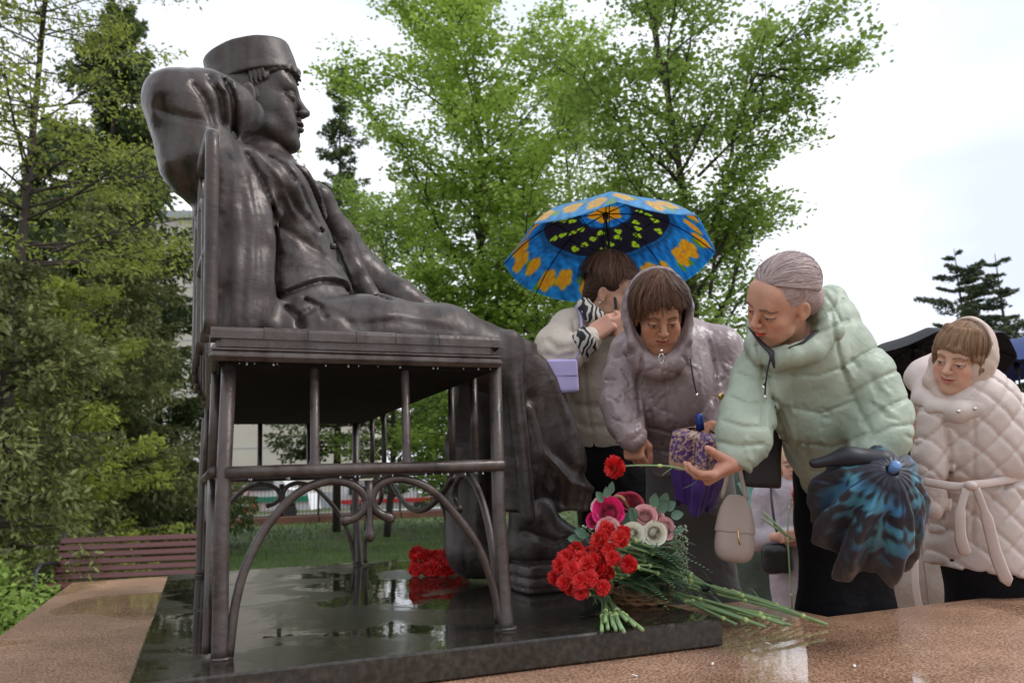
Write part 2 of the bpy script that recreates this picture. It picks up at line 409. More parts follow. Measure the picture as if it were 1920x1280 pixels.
# granite plinth: an L shaped block
q = [(-.632, -.95), (4.6, -.95), (4.6, .19), (1.79, .165), (1.79, 2.77), (-.632, 2.77)]
v = [(x, y, S2 - .01) for x, y in q] + [(x, y, TOPG - .012) for x, y in q]
cx, cy = .6, .0
def inset(q, d):
    o = []; n = len(q)
    for i in range(n):
        a, b, c = V(*q[i - 1]), V(*q[i]), V(*q[(i + 1) % n]); e1 = unit(b - a); e2 = unit(c - b)
        n1 = V(-e1[1], e1[0]); n2 = V(-e2[1], e2[0]); o.append(b + (n1 + n2) / (1 + n1 @ n2) * d)
    return o
qi = inset(q, .012); v += [(x, y, TOPG) for x, y in qi]
f = [tuple(range(12, 18))] + [(i + l * 6, (i + 1) % 6 + l * 6, (i + 1) % 6 + (l + 1) * 6, i + (l + 1) * 6) for i in range(6) for l in (0, 1)]
pl = mk('granite_plinth', v, f, M['granite'], None, False); tag(pl, 'low brown speckled granite plinth, wet with rain, under the dark plate', 'plinth')
b = MB().bevbox((.5485, 1.03, -.034), (1.415, 2.13, .068), .005)
plate = b.build('bronze_plate', M['plate'], None, False); tag(plate, 'dark wet mirror-like plate carrying the bronze bench and figure', 'plate')
# rain streaks and crumbs on the granite
wht = mat('petal_white', (.75, .72, .68), .6)
for i, (px, py) in enumerate([(1336, 1243), (1440, 1205), (1190, 1265), (1602, 1247)]):
    c = at(px, py, z=TOPG + .004); b = MB(); a = rng.uniform(0, 3)
    n = 7; pts = [c + V(math.cos(a) * t * .008, math.sin(a) * t * .008, .0015 * math.sin(t * 3)) for t in np.linspace(-1, 1, n)]
    b.tube(pts, .0035 * np.sin(np.linspace(.3, 2.8, n)), 6, flat=.4)
    o = b.build('fallen_petal', wht, None, True, base=c); tag(o, ['small white petal below the plate corner on the granite', 'white petal on granite just right of the plate corner', 'white petal nearest the lower edge of the granite', 'white petal farthest right on the wet granite'][i], 'petal')

# ------------------------------------------------------------------ grass
def blades(n, x0, x1, y0, y1, h0, h1, name, m, keep=None, w=.008, lean=.5):
    x = rng.uniform(x0, x1, n); y = rng.uniform(y0, y1, n)
    if keep is not None: k = keep(x, y); x, y = x[k], y[k]; n = len(x)
    h = rng.uniform(h0, h1, n); a = rng.uniform(0, 6.28, n); l = rng.uniform(0, lean, n) * h; la = rng.uniform(0, 6.28, n)
    b = np.stack([x, y, np.full(n, GZ)], -1); d = np.stack([np.cos(a), np.sin(a), 0 * a], -1) * w
    tip = b + np.stack([np.cos(la) * l, np.sin(la) * l, h], -1)
    v = np.stack([b - d, b + d, tip], 1).reshape(-1, 3)
    o = mk(name, v, np.arange(3 * n, dtype=np.int32).reshape(-1, 3), m, None, False)
    return tag(o, kind='stuff')
off = lambda x, y: ~((x > -2.2) & (y < 5.0)) & ~((x > 2.3) & (y < 11.5))
tag(blades(42000, -9, 9, 4, 17, .03, .1, 'grass', M['blade'], off), 'short green lawn seen under the bench seat', 'grass')
tag(blades(26000, -14, 26, 17, 36, .04, .14, 'far_grass', M['blade'], off, .016), 'lawn strip in front of the fence', 'grass')
tag(blades(1500, -1.4, 6, 6.5, 10, .08, .3, 'dry_weeds', M['weed'], lambda x, y: (np.sin(x * 2.1) + np.cos(y * 1.7 + x) > .9) & off(x, y), .014, .8), 'reddish dry weeds on the near lawn', 'weeds')

# ------------------------------------------------------------------ park bench
def park_bench(c, yaw, L):
    r = empty('park_bench', c, 'maroon slatted park bench with black metal frame, seen past the plinth', 'bench')
    c = V(*c); Rm = rotm((0, 0, 1), yaw); wd = mat('maroon_slat', (.13, .035, .03), .45, noise=(6, .4), stretch=(.3, 6, 6), coat=.3); bk = mat('black_iron', (.02, .022, .028), .45)
    first = None
    def slat(y, z, tilt, w):
        b = MB().bevbox(c, (L, .035, w), .006); o = b.build('slat', wd, r, False, None)
        o.location = Vector(Rm @ V(0, y, z)); o.rotation_euler = (R(tilt), 0, R(yaw))
    for k in range(6): slat(.26 + k * .022, .50 + k * .078, -16, .062)
    for k in range(5): slat(-.16 + k * .088, .44, 86, .074)
    for s in (-1, 1):
        x = s * (L / 2 - .02 if s < 0 else L / 2 - .02)
        b = MB()
        P = lambda X, Y, Z: c + Rm @ V(X, Y, Z)
        b.tube([P(x, .41, 1.0 - .02), P(x, .3, .5), P(x, .26, .42), P(x, .36, 0)], .022, 8)
        b.tube([P(x, -.2, 0), P(x, -.22, .42), P(x, -.22, .62), P(x, -.12, .68), P(x, .3, .66)], .022, 8)
        b.tube([P(x, -.2, .40), P(x, .28, .40)], .02, 8); b.build('leg_frame', bk, r)
    return r
bp = at(236, 1130, d=8.6); bp[2] = GZ
park_bench(tuple(bp), -21.7 + 7, 1.75)

# ------------------------------------------------------------------ fence, road, far building, van, kiosk
fy = 29.5
tag(mk('asphalt', [(-40, fy + 1, GZ + .02), (60, fy + 1, GZ + .02), (60, fy + 11, GZ + .02), (-40, fy + 11, GZ + .02)], [(0, 1, 2, 3)],
       mat('asphalt', (.16, .14, .125), .35, noise=(2, .3)), None, False), kind='structure').name = 'road'
fr = empty('railing_fence', (0, fy, GZ), 'thin dark railing fence on a low reddish kerb beyond the lawn', 'fence')
fm = mat('fence_iron', (.03, .035, .03), .5); bk_ = mat('fence_kerb', (.2, .085, .06), .8, noise=(1.2, .4))
bars = MB()
for i in range(260): bars.box((-15 + i * .14, fy, GZ + .8), (.016, .016, 1.3))
tag(bars.build('fence_bars', fm, fr, False), kind='stuff')
for z in (.3, 1.38): MB().box((3, fy, GZ + z), (36.5, .03, .04)).build('rail', fm, fr, False)
for i in range(12):
    MB().bevbox((-15 + i * 3.2, fy, GZ + .8), (.09, .09, 1.6), .01).build('post', fm, fr, False)
    MB().bevbox((-13.4 + i * 3.2, fy, GZ + .12), (3.17, .35, .3), .02).build('kerb_block', bk_, fr, False)
bl = at(330, 900, d=46); bl[2] = GZ
bu = empty('apartment_building', tuple(bl), 'pale cream panel building rising behind the spruces', 'building')
cream = mat('cream_wall', (.56, .51, .43), .85, noise=(.5, .12)); trim = mat('roof_trim', (.33, .34, .36), .6); glass = mat('window_glass', (.04, .05, .06), .08); wf = mat('window_frame', (.7, .7, .68), .5)
BY = -21.7 + 6; Rb = rotm((0, 0, 1), BY)
def bbox(name, m, lx, ly, lz, dx, dy, dz, par=bu, bev=.03):
    c = V(*bl) + Rb @ V(lx, ly, lz); return MB().bevbox(c, (dx, dy, dz), bev, rot=Rb).build(name, m, par, False)
W0, W1, HB = -7.5, 11.5, 18.1
bbox('wall', cream, (W0 + W1) / 2, 5, HB / 2, W1 - W0, 10, HB)
bbox('parapet', trim, (W0 + W1) / 2, 5, HB + .12, W1 - W0 + .5, 10.5, .5)
bbox('plinth_band', trim, (W0 + W1) / 2, -.04, .5, W1 - W0 + .1, .1, 1.0)
for k in range(5): bbox('joint', trim, (W0 + W1) / 2, -.005, 3.3 * (k + 1) + .4, W1 - W0 - .02, .03, .05, bev=.004)
w0 = None
for i, x in enumerate((-6.2, -4)):
    for k in range(5):
        if w0 is None:
            w0 = bbox('window', wf, x, -.03, 2.3 + 3.3 * k, 1.5, .12, 1.7); g0 = bbox('pane', glass, x, -.075, 2.3 + 3.3 * k, 1.3, .07, 1.5, w0, .005)
            g0.parent = w0; o0 = (x, 2.3 + 3.3 * k)
        else:
            w_ = w0.copy(); COL.objects.link(w_); g_ = g0.copy(); COL.objects.link(g_); g_.parent = w_; w_.location = Vector(Rb @ V(x - o0[0], 0, 2.3 + 3.3 * k - o0[1]))
# parked van and small car beyond the fence
def vehicle(base, yaw, name, label, cat, col, L, H, stripe):
    r = empty(name, tuple(base), label, cat); Rm = rotm((0, 0, 1), yaw); c = V(*base)
    pc = mat(name + '_paint', col, .25, coat=.6); gl = mat(name + '_glass', (.03, .04, .045), .06); ty = mat(name + '_tyre', (.02, .02, .02), .8)
    T = lambda p: c + Rm @ V(*p)
    prof = [(-L/2, .35), (-L/2, H * .62), (-L/2 + .25, H * .95), (-L/2 + .6, H), (L/2 - 1.5, H), (L/2 - .95, H * .62), (L/2 - .1, H * .52), (L/2, .35)]
    b = MB(); v = []; n = len(prof)
    for s, k in ((-1, .86), (-1, 1), (1, 1), (1, .86)):
        for x, z in prof: v.append(T((x * (1 if abs(k) == 1 else .98), s * .95 * (1 if z < H * .7 else .9) * (1 if k == 1 else .93), z)))
    f = [tuple(range(n)), tuple(range(3 * n, 4 * n))] + [(j * n + i, j * n + (i + 1) % n, (j + 1) * n + (i + 1) % n, (j + 1) * n + i) for j in range(3) for i in range(n)]
    b.add(v, f).build('body', pc, r, False)
    for x in (-L * .28, L * .02): MB().bevbox(T((x, -.955, H * .74)), (L * .26, .05, H * .25), .02, Rm).build('side_window', gl, r, False)
    MB().bevbox(T((0, -.975, H * .42)), (L * .96, .05, H * .12), .01, Rm).build('stripe', mat(name + '_stripe', stripe, .4), r, False)
    for x in (-L * .32, L * .3):
        a = np.linspace(0, 6.283, 17)[:-1]
        v = [T((x + .33 * math.cos(t), y, .33 + .33 * math.sin(t))) for y in (-.99, -.78) for t in a]
        MB().add(v, [tuple(range(16)), tuple(range(16, 32))] + [(i, (i + 1) % 16, 16 + (i + 1) % 16, 16 + i) for i in range(16)]).build('wheel', ty, r, False)
for px, d, yw, L_, H_, nm, lb, ct, cl, st in (
        (495, 34.5, 0, 4.6, 2.0, 'parked_van', 'white van with green side stripe parked beyond the railing', 'van', (.75, .76, .76), (.02, .22, .12)),
        (392, 33.5, 0, 4.2, 1.5, 'parked_car', 'red parked car beyond the railing, left of the van', 'car', (.45, .03, .02), (.6, .6, .6)),
        (735, 35, 5, 4.4, 1.5, 'parked_car', 'white parked car with red stripe, right of the tree trunks', 'car', (.7, .7, .72), (.5, .03, .03))):
    c = at(px, 930, d=d); c[2] = GZ + .02; vehicle(c, -21.7 + yw, nm, lb, ct, cl, L_, H_, st)
kb = at(345, 930, d=37.5); kb[2] = GZ; kr = empty('street_kiosk', tuple(kb), 'teal and white street kiosk beyond the fence', 'kiosk')
Rk = rotm((0, 0, 1), -21.7)
tl = mat('teal_panel', (.01, .17, .15), .5)
MB().bevbox(kb + V(0, 0, 1.3), (3.2, 2, 2.6), .03, Rk).build('body', tl, kr, False)
MB().bevbox(kb + V(0, 0, 2.7), (3.5, 2.3, .22), .03, Rk).build('roof', wf, kr, False)
for x in (-.8, .8):
    w_ = MB().bevbox(kb + Rk @ V(x, -1.01, 1.6), (1.2, .08, 1.1), .01, Rk).build('window', glass, kr, False)
    MB().box(kb + Rk @ V(x, -1.07, 1.6), (.07, .05, 1.1), Rk).build('mullion', wf, w_, False)
MB().bevbox(kb + Rk @ V(0, -1.04, .85), (3.2, .1, .16), .01, Rk).build('counter', wf, kr, False)
# ------------------------------------------------------------------ trees
def leafmat(name, c1, c2, tr=.45):
    m = bpy.data.materials.new(name); m.use_nodes = True; t = m.node_tree; t.nodes.clear(); N = t.nodes.new; K = t.links.new
    o = N('ShaderNodeOutputMaterial'); d = N('ShaderNodeBsdfPrincipled'); d.inputs['Roughness'].default_value = .5; d.inputs['Specular IOR Level'].default_value = .35
    tl = N('ShaderNodeBsdfTranslucent'); x = N('ShaderNodeMixShader'); x.inputs[0].default_value = tr
    vc = N('ShaderNodeVertexColor'); vc.layer_name = 'col'; sp = N('ShaderNodeSeparateColor'); K(vc.outputs[0], sp.inputs[0])
    mxx = N('ShaderNodeMixRGB'); K(sp.outputs[0], mxx.inputs[0]); mxx.inputs[1].default_value = (*c1, 1); mxx.inputs[2].default_value = (*c2, 1)
    K(mxx.outputs[0], d.inputs['Base Color']); K(mxx.outputs[0], tl.inputs[0]); K(d.outputs[0], x.inputs[1]); K(tl.outputs[0], x.inputs[2]); K(x.outputs[0], o.inputs[0])
    return m
bark = mat('bark', (.075, .055, .045), .9, noise=(7, .5), bump=(14, .9, .03), stretch=(1, 1, .25))
LM = {'lime': leafmat('lime_leaf', (.22, .34, .05), (.50, .66, .14), .55), 'pale': leafmat('pale_leaf', (.24, .32, .10), (.46, .58, .22), .5),
      'dark': leafmat('deep_leaf', (.17, .26, .05), (.38, .52, .12), .5), 'spruce': leafmat('spruce_needle', (.055, .09, .03), (.15, .20, .065), .3),
      'larch': leafmat('larch_tuft', (.17, .20, .04), (.42, .48, .09), .45), 'olive': leafmat('olive_needle', (.10, .115, .045), (.25, .27, .09), .35), 'far': leafmat('far_needle', (.05, .07, .035), (.12, .15, .07), .2)}
def leaves(pos, nrm, size, asp=1.5, axis=None):
    """folded leaves: 4 verts, 2 triangles each"""
    n = len(pos); size = np.broadcast_to(size, (n,))
    a = rng.normal(size=(n, 3)) if axis is None else axis + rng.normal(size=(n, 3)) * .25
    a -= (a * nrm).sum(1)[:, None] * nrm; a /= np.linalg.norm(a, axis=1)[:, None] + 1e-9
    b = np.cross(nrm, a); s = size[:, None]
    p0 = pos - a * s * .5 * asp; p2 = pos + a * s * .5 * asp; lift = nrm * s * .18
    v = np.stack([p0, pos + b * s * .5 + lift, p2, pos - b * s * .5 + lift], 1).reshape(-1, 3)
    i = np.arange(n)[:, None] * 4; f = np.concatenate([i + [0, 1, 2], i + [0, 2, 3]], 0)
    return v, f.astype(np.int32)
def crownobj(v, f, mt, root, tone):
    o = mk('crown', v, f, mt, root, False, None, np.repeat(tone, 4)[:, None] * np.ones(3)); return o
def grow(p, d, L, n, wob, up=0.):
    pts = [np.array(p, float)]; d = unit(d)
    for i in range(n):
        d = unit(d + rng.normal(size=3) * wob + V(0, 0, up / n)); pts.append(pts[-1] + d * L / n)
    return np.array(pts)
def broadleaf(name, label, base, H, rad, lm, seed, n_limb=26, lowest=.18, leaf=.075, dens=1., tr=.14, extra=(), lean=(0, 0), prof=None, group='broadleaf trees', gap=0.):
    global rng
    keep = rng; rng = np.random.default_rng(seed)
    base = V(*base); root = empty(name, tuple(base), label, 'tree', group)
    w = MB(); tp = [base + V(lean[0] * t * H + .12 * math.sin(t * 7 + seed), lean[1] * t * H + .1 * math.cos(t * 6), t * H * .97) for t in np.linspace(0, 1, 12)]
    tp = np.array(tp); w.tube(tp, np.linspace(tr, .015, 12), 8)
    C, Nn, T = [], [], []
    prof = prof or (lambda t: max(.12, math.sin(min(1, (t - lowest) / (1 - lowest) * .86 + .14) * math.pi) ** .6))
    limbs = []
    for k in range(n_limb):
        t = lowest + (1 - lowest) * ((k + rng.uniform(-.3, .3)) / n_limb); t = min(max(t, lowest), .97)
        az = k * 2.4 + rng.uniform(-.5, .5); el = R(rng.uniform(18, 40) + 32 * t); Lk = rad * prof(t) * rng.uniform(.7, 1.2)
        p = np.array([np.interp(t * 11, range(12), tp[:, i]) for i in range(3)])
        limbs.append((grow(p, V(math.cos(az) * math.cos(el), math.sin(az) * math.cos(el), math.sin(el)), Lk / max(math.cos(el), .45), 8, .13, .12), Lk, tr * (1 - t) * .45 + .012))
    for e in extra:
        q = spline(np.array(e), 3); limbs.append((q, np.linalg.norm(q[-1] - q[0]) * .8, .035))
    for q, Lk, r0 in limbs:
        w.tube(q, np.linspace(r0, .006, len(q)), 6)
        ns = max(4, int(Lk * 4.5))
        for s in range(ns + 1):
            u = .22 + .78 * s / ns; i = u * (len(q) - 1); i0 = min(int(i), len(q) - 2); p = q[i0] + (q[i0 + 1] - q[i0]) * (i - i0); dr = unit(q[i0 + 1] - q[i0])
            sd = unit(np.cross(dr, V(0, 0, 1))) * (1 if s % 2 else -1)
            sb = grow(p, dr * .6 + sd * rng.uniform(.5, 1) + V(0, 0, rng.uniform(-.25, .35)), (Lk * .38 * (1.15 - .55 * u) + .25) * rng.uniform(.6, 1.2), 5, .16)
            if r0 > .02: w.tube(sb, np.linspace(r0 * .35 + .003, .003, len(sb)), 4, cap=False)
            if rng.random() < gap: continue
            nt_ = 5
            for m_ in range(nt_):
                c = sb[min(len(sb) - 1, 1 + m_)] + rng.normal(size=3) * .05
                nl = int(rng.integers(17, 28) * dens)
                ext = rng.uniform(.13, .22) * (1 + leaf * 2)
                C.append(c + rng.normal(size=(nl, 3)) * V(ext, ext, ext * .33)); T.append(np.clip(rng.normal(.5 + .18 * rng.normal(), .2, nl), 0, 1))
    C = np.concatenate(C); T = np.concatenate(T)
    Nn = rng.normal(size=C.shape) * .5 + V(0, 0, 1); Nn /= np.linalg.norm(Nn, axis=1)[:, None]
    v, f = leaves(C, Nn, rng.uniform(.65, 1.25, len(C)) * leaf * 1.12, 1.25)
    w.build('trunk', bark, root); crownobj(v, f, LM[lm], root, T)
    rng = keep; return root
def conifer(name, label, base, H, rad, lm, seed, lowest=.08, spc=.34, tuft=.13, dens=1., tr=.13, droop=.35, sparse=0., group='conifers', lean=(0, 0), pw=.8, hang=.5, gapside=None):
    global rng
    keep = rng; rng = np.random.default_rng(seed)
    base = V(*base); root = empty(name, tuple(base), label, 'tree', group)
    w = MB(); tp = np.array([base + V(lean[0] * t * H, lean[1] * t * H, t * H) for t in np.linspace(0, 1, 8)]); w.tube(tp, np.linspace(tr, .01, 8), 8)
    C, A, T = [], [], []; z = lowest * H
    while z < H * .985:
        t = z / H; L0 = rad * (1 - t) ** pw + .12
        nb = int(rng.integers(4, 7)) if L0 > .5 else 4
        for k in range(nb):
            if rng.random() < sparse: continue
            az = rng.uniform(0, 6.28); Lk = L0 * rng.uniform(.45, 1.25) * (1 + .22 * math.sin(az * 2 + seed + z * 1.3)); p = base + V(lean[0] * z, lean[1] * z, z + rng.uniform(-.1, .1))
            d = V(math.cos(az), math.sin(az), .25 - droop * (1 - t)); n = 7
            q = grow(p, d, Lk, n, .06, .35 * droop); w.tube(q, np.linspace(.028 * (1 - t) + .008, .004, n + 1), 5, cap=False)
            m_ = int((Lk * 95 + 25) * dens)
            u = rng.uniform(.12, 1, m_) ** .8; i = u * n; i0 = np.minimum(i.astype(int), n - 1); pt = q[i0] + (q[i0 + 1] - q[i0]) * (i - i0)[:, None]
            dr = unit(q[-1] - q[0]); sd = unit(np.cross(dr, V(0, 0, 1))); side = rng.uniform(-1, 1, m_); ww = (Lk * .3 * (1 - u * .75) + .09)
            hg = rng.uniform(0, 1, m_) ** 1.5 * hang * (.3 + Lk * .16)
            C.append(pt + sd * (side * ww)[:, None] - V(0, 0, 1) * hg[:, None] + dr * (abs(side) * ww * .5)[:, None])
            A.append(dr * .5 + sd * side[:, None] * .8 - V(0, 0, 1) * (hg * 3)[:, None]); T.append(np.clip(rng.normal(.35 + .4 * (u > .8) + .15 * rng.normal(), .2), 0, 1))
        z += spc * rng.uniform(.7, 1.3) * (1.15 - .5 * t)
    C = np.concatenate(C); A = np.concatenate(A); T = np.concatenate(T)
    Nn = rng.normal(size=C.shape); Nn /= np.linalg.norm(Nn, axis=1)[:, None]
    v, f = leaves(C, Nn, rng.uniform(.6, 1.2, len(C)) * tuft * .42, 2.6, A)
    w.build('trunk', bark, root); crownobj(v, f, LM[lm], root, T)
    rng = keep; return root
def gp(px, d):
    p = at(px, 900, d=d); return (p[0], p[1], GZ)
# broadleaf trees
broadleaf('linden_tree', 'tall bright green leafy tree directly behind the bronze figure', gp(905, 17.5), 13.4, 3.0, 'lime', 3, 36, .16, .085, 1.0, .17, gap=.08)
d2 = 14.5
T2 = gp(1322, d2); a_ = lambda x, y, d=d2: at(x, y, d=d)
broadleaf('tall_maple_tree', 'tall leafy tree with one long branch reaching right over the open sky', T2, 12.6, 2.0, 'dark', 11, 36, .2, .075, 1.0, .14, lean=(-.025, .0),
          extra=[[a_(1330, 560), a_(1352, 400), a_(1385, 220), a_(1430, 120), a_(1465, 85), a_(1520, 60)], [a_(1385, 220), a_(1440, 140), a_(1500, 130), a_(1555, 130), a_(1595, 100)],
                 [a_(1420, 140), a_(1470, 150), a_(1510, 205)], [a_(1310, 330), a_(1370, 270), a_(1430, 215), a_(1460, 200)], [a_(1345, 480), a_(1375, 420), a_(1425, 380)], [a_(1345, 640), a_(1390, 560), a_(1430, 540)]],
          prof=lambda t: .95 if t < .75 else 1.0, gap=.12)
broadleaf('pale_leafy_tree', 'paler leafy tree between the two tall ones, behind the umbrella', gp(1085, 23), 13.2, 2.7, 'pale', 21, 30, .15, .09, .9, .13, gap=.15)
broadleaf('young_green_tree', 'lower bushy tree left of the tall bright one', gp(730, 21), 9.2, 2.0, 'dark', 31, 22, .1, .085, .9, .1, gap=.2)
broadleaf('young_green_tree', 'lower bushy tree behind the umbrella holder', gp(1010, 16.5), 7.2, 2.3, 'lime', 35, 22, .1, .08, 1., .1, gap=.1)
broadleaf('young_green_tree', 'short leafy tree behind the woman in green', gp(1230, 19), 7.6, 2.3, 'dark', 37, 22, .1, .085, 1., .1, gap=.1)
broadleaf('dark_hedge_tree', 'dense low dark green tree seen under the bench seat', gp(840, 26), 5.0, 2.6, 'dark', 41, 20, .05, .1, 1.1, .1)
# conifers
conifer('slim_spruce_tree', 'slim pointed spruce between the bronze face and the bright tree', gp(632, 24), 15.6, 2.0, 'spruce', 5, .16, .34, .16, 1.0, .13, .3, .12)
conifer('big_spruce_tree', 'large dark spruce at left with drooping curtains', gp(172, 17.5), 13.6, 3.0, 'spruce', 6, .06, .36, .20, 1.7, .2, .5, .10, pw=.75, hang=.9)
conifer('big_spruce_tree', 'dark spruce in front of the cream building', gp(292, 20), 7.6, 2.2, 'spruce', 8, .05, .42, .17, 1.6, .15, .5, .15, hang=.8)
conifer('big_spruce_tree', 'dark spruce at the left edge behind the larch', gp(40, 20), 11.5, 3.2, 'spruce', 9, .05, .32, .19, 1.4, .15, .4, .05, hang=.8)
conifer('larch_tree', 'sparse larch with bare dark trunk and branches at the left edge', gp(-4, 10.5), 10.5, 3.3, 'larch', 14, .40, .36, .085, .95, .11, .1, .1, lean=(.012, 0), pw=.35, hang=.25)
conifer('yellow_green_larch', 'bushy yellow-green larch in front of the spruces', gp(90, 12.5), 5.0, 2.5, 'larch', 16, .12, .26, .11, 1.35, .08, .15, .05, pw=.6, hang=.5)
conifer('olive_spruce_tree', 'olive brownish spruce nearest the bench back', gp(185, 15.0), 7.6, 2.4, 'olive', 17, .16, .28, .13, 1.7, .09, .35, .05, pw=.6, hang=.8)
conifer('olive_spruce_tree', 'bushy brown-green young spruce at the left edge in front of the bare trunk', gp(-10, 9.6), 4.4, 1.7, 'olive', 23, .06, .24, .11, 1.7, .07, .35, .12, pw=.6, hang=.7)
conifer('far_spruce_tree', 'dark pointed spruce behind the woman in the quilted coat', gp(1846, 27), 9.2, 3.0, 'far', 18, .08, .5, .15, 1.9, .15, .02, .2, hang=.2, group='spruces at the right')
conifer('far_spruce_tree', 'spruce cut off by the right edge of the picture', gp(1925, 25), 8.4, 2.8, 'far', 19, .08, .5, .15, 1.9, .15, .02, .2, hang=.2, group='spruces at the right')
for px, d, r_ in ((655, 19, .12), (615, 17, .13), (806, 22, .07), (900, 24, .07)):
    pass
# shrubs at lower left
def shrub(base, rad, h, lm, seed, label, n=1500):
    rr = np.random.default_rng(seed); r = empty('shrub', tuple(base), label, 'shrub', 'low shrubs')
    w = MB(); C = []
    for k in range(16):
        a = rr.uniform(0, 6.28); q = np.array([V(*base) + V(math.cos(a) * rad * s * rr.uniform(.6, 1), math.sin(a) * rad * s, h * s ** .7) for s in np.linspace(0, 1, 5)])
        w.tube(q, np.linspace(.012, .003, 5), 5); C.append(q[1 + rr.integers(0, 4, n // 16)] + rr.normal(size=(n // 16, 3)) * .09)
    C = np.concatenate(C); nn = rr.normal(size=C.shape) * .6 + V(0, 0, 1); nn /= np.linalg.norm(nn, axis=1)[:, None]
    v, f = leaves(C, nn, rr.uniform(.03, .06, len(C)), 1.5); w.build('stem', bark, r); o = crownobj(v, f, LM[lm], r, np.clip(rr.normal(.5, .25, len(C)), 0, 1)); o.name = 'foliage'
for px, d, rad, h, lm, sd, lb in ((20, 7.6, .5, .45, 'dark', 1, 'low green shrub nearest the left edge'), (70, 9.2, .5, .6, 'olive', 2, 'brownish shrub left of the park bench'), (10, 10, .7, .8, 'larch', 3, 'yellow-green shrub behind the nearest one'), (-60, 8.5, .6, .6, 'dark', 4, 'shrub cut off by the left edge')):
    shrub(gp(px, d), rad, h, lm, sd, lb)
# ------------------------------------------------------------------ heads and hands (local frames, metres, life size)
def cdir(r, u, t): return unit(cr * r + cu * u + cb * t)          # right / up / towards the eye
SKIN = mat('skin', (.5, .3, .2), .55, vcol=True, noise=(34, .10), bump=(200, .3, .0012), bump2=(70, .25, .002), sss=.08, spec=.3)
def head_field(jaw=1., nose=1., cheek=1., lips=1., open_=.6, male=False, ears=True, neck=True, smile=0.):
    s = S()
    s.ell((0, -.014, .036), (.070, .094, .082)).ell((0, .024, -.02), (.057 * jaw, .066, .088), k=.03)
    s.ell((0, .040, -.078), (.039 * jaw, .044, .036), k=.03).ell((0, .077, -.102), (.018, .014, .014), k=.018)
    for x in (-1, 1):
        s.ell((x * .040 * cheek, .060, -.030), (.022, .022, .024), k=.026).ell((x * .030, .068, -.062), (.02, .02, .022), k=.022)
        s.rc((x * .046, .030, -.072), (x * .018, .066, -.098), .015, .014, k=.022)
    s.rc((-.034, .082, .026), (.034, .082, .026), .0125, k=.02)
    s.ell((0, .060, .055), (.055, .030, .04), k=.03)
    for x in (-1, 1):
        s.ell((x * .031, .106, .004), (.0175, .014, .0125), k=.013, op='s')
    s.rc((0, .089, .018), (0, .102 + .009 * nose, -.022), .0085, .0108 * nose, k=.012)
    s.ell((0, .104 + .009 * nose, -.027), (.0108 * nose, .010, .0088), k=.008)
    for x in (-1, 1):
        s.ell((x * .0135 * nose, .101, -.029), (.0075, .009, .007), k=.007)
        s.ell((x * .0065, .1095, -.0365), (.0035, .004, .0025), k=.003, op='s')
        s.ell((x * .031, .0795, .0035), (.0145, .0135, .0135), k=.003)          # eyeball
        # lids
        lid = .004 + .004 * open_
        s.ell((x * .031, .0805, .0035), (.0162, .0145, .0148), k=.004)
    s.rc((0, .094, -.042), (0, .094, -.050), .006, k=.008)
    w = .021 + .004 * smile; up = .004 * smile
    s.chain([(-w, .083, -.058 + up), (-.008, .097, -.0545), (0, .098, -.056), (.008, .097, -.0545), (w, .083, -.058 + up)], [.003, .0055 * lips, .005 * lips, .0055 * lips, .003], k=.005)
    s.chain([(-w * .9, .084, -.060 + up), (0, .096, -.0665), (w * .9, .084, -.060 + up)], [.003, .0068 * lips, .003], k=.005)
    s.crease([(-w, .09, -.058 + up), (0, .1, -.0605), (w, .09, -.058 + up)], .0045, .0022, (0, 1, 0), (1, .07))
    for x in (-1, 1):
        s.crease([(x * .017, .1, -.032), (x * .026, .09, -.046), (x * .029, .09, -.058)], .0022, .004, (0, 1, 0), (1, .05))
        z0 = .0035 - .006 * (1 - open_)
        s.crease([(x * .019, .1, z0), (x * .031, .1, z0 + .0045 * open_ - .001), (x * .044, .1, z0 + .001)], .0028, .0016, (0, 1, 0), (1, .06))
        s.crease([(x * .018, .1, .011), (x * .031, .1, .0165), (x * .046, .1, .0115)], .002, .002, (0, 1, 0), (1, .06))
        if ears:
            s.ell((x * .077, -.006, -.006), (.0085, .0185, .031), rotm((0, 0, 1), x * 22), k=.008)
            s.ell((x * .085, -.002, -.002), (.006, .010, .017), rotm((0, 0, 1), x * 22), k=.005, op='s')
            s.ell((x * .075, .002, -.032), (.006, .008, .009), k=.006)
    if neck: s.rc((0, -.022, -.07), (0, -.045, -.19), .050 if male else .046, .056 if male else .054, k=.03)
    return s
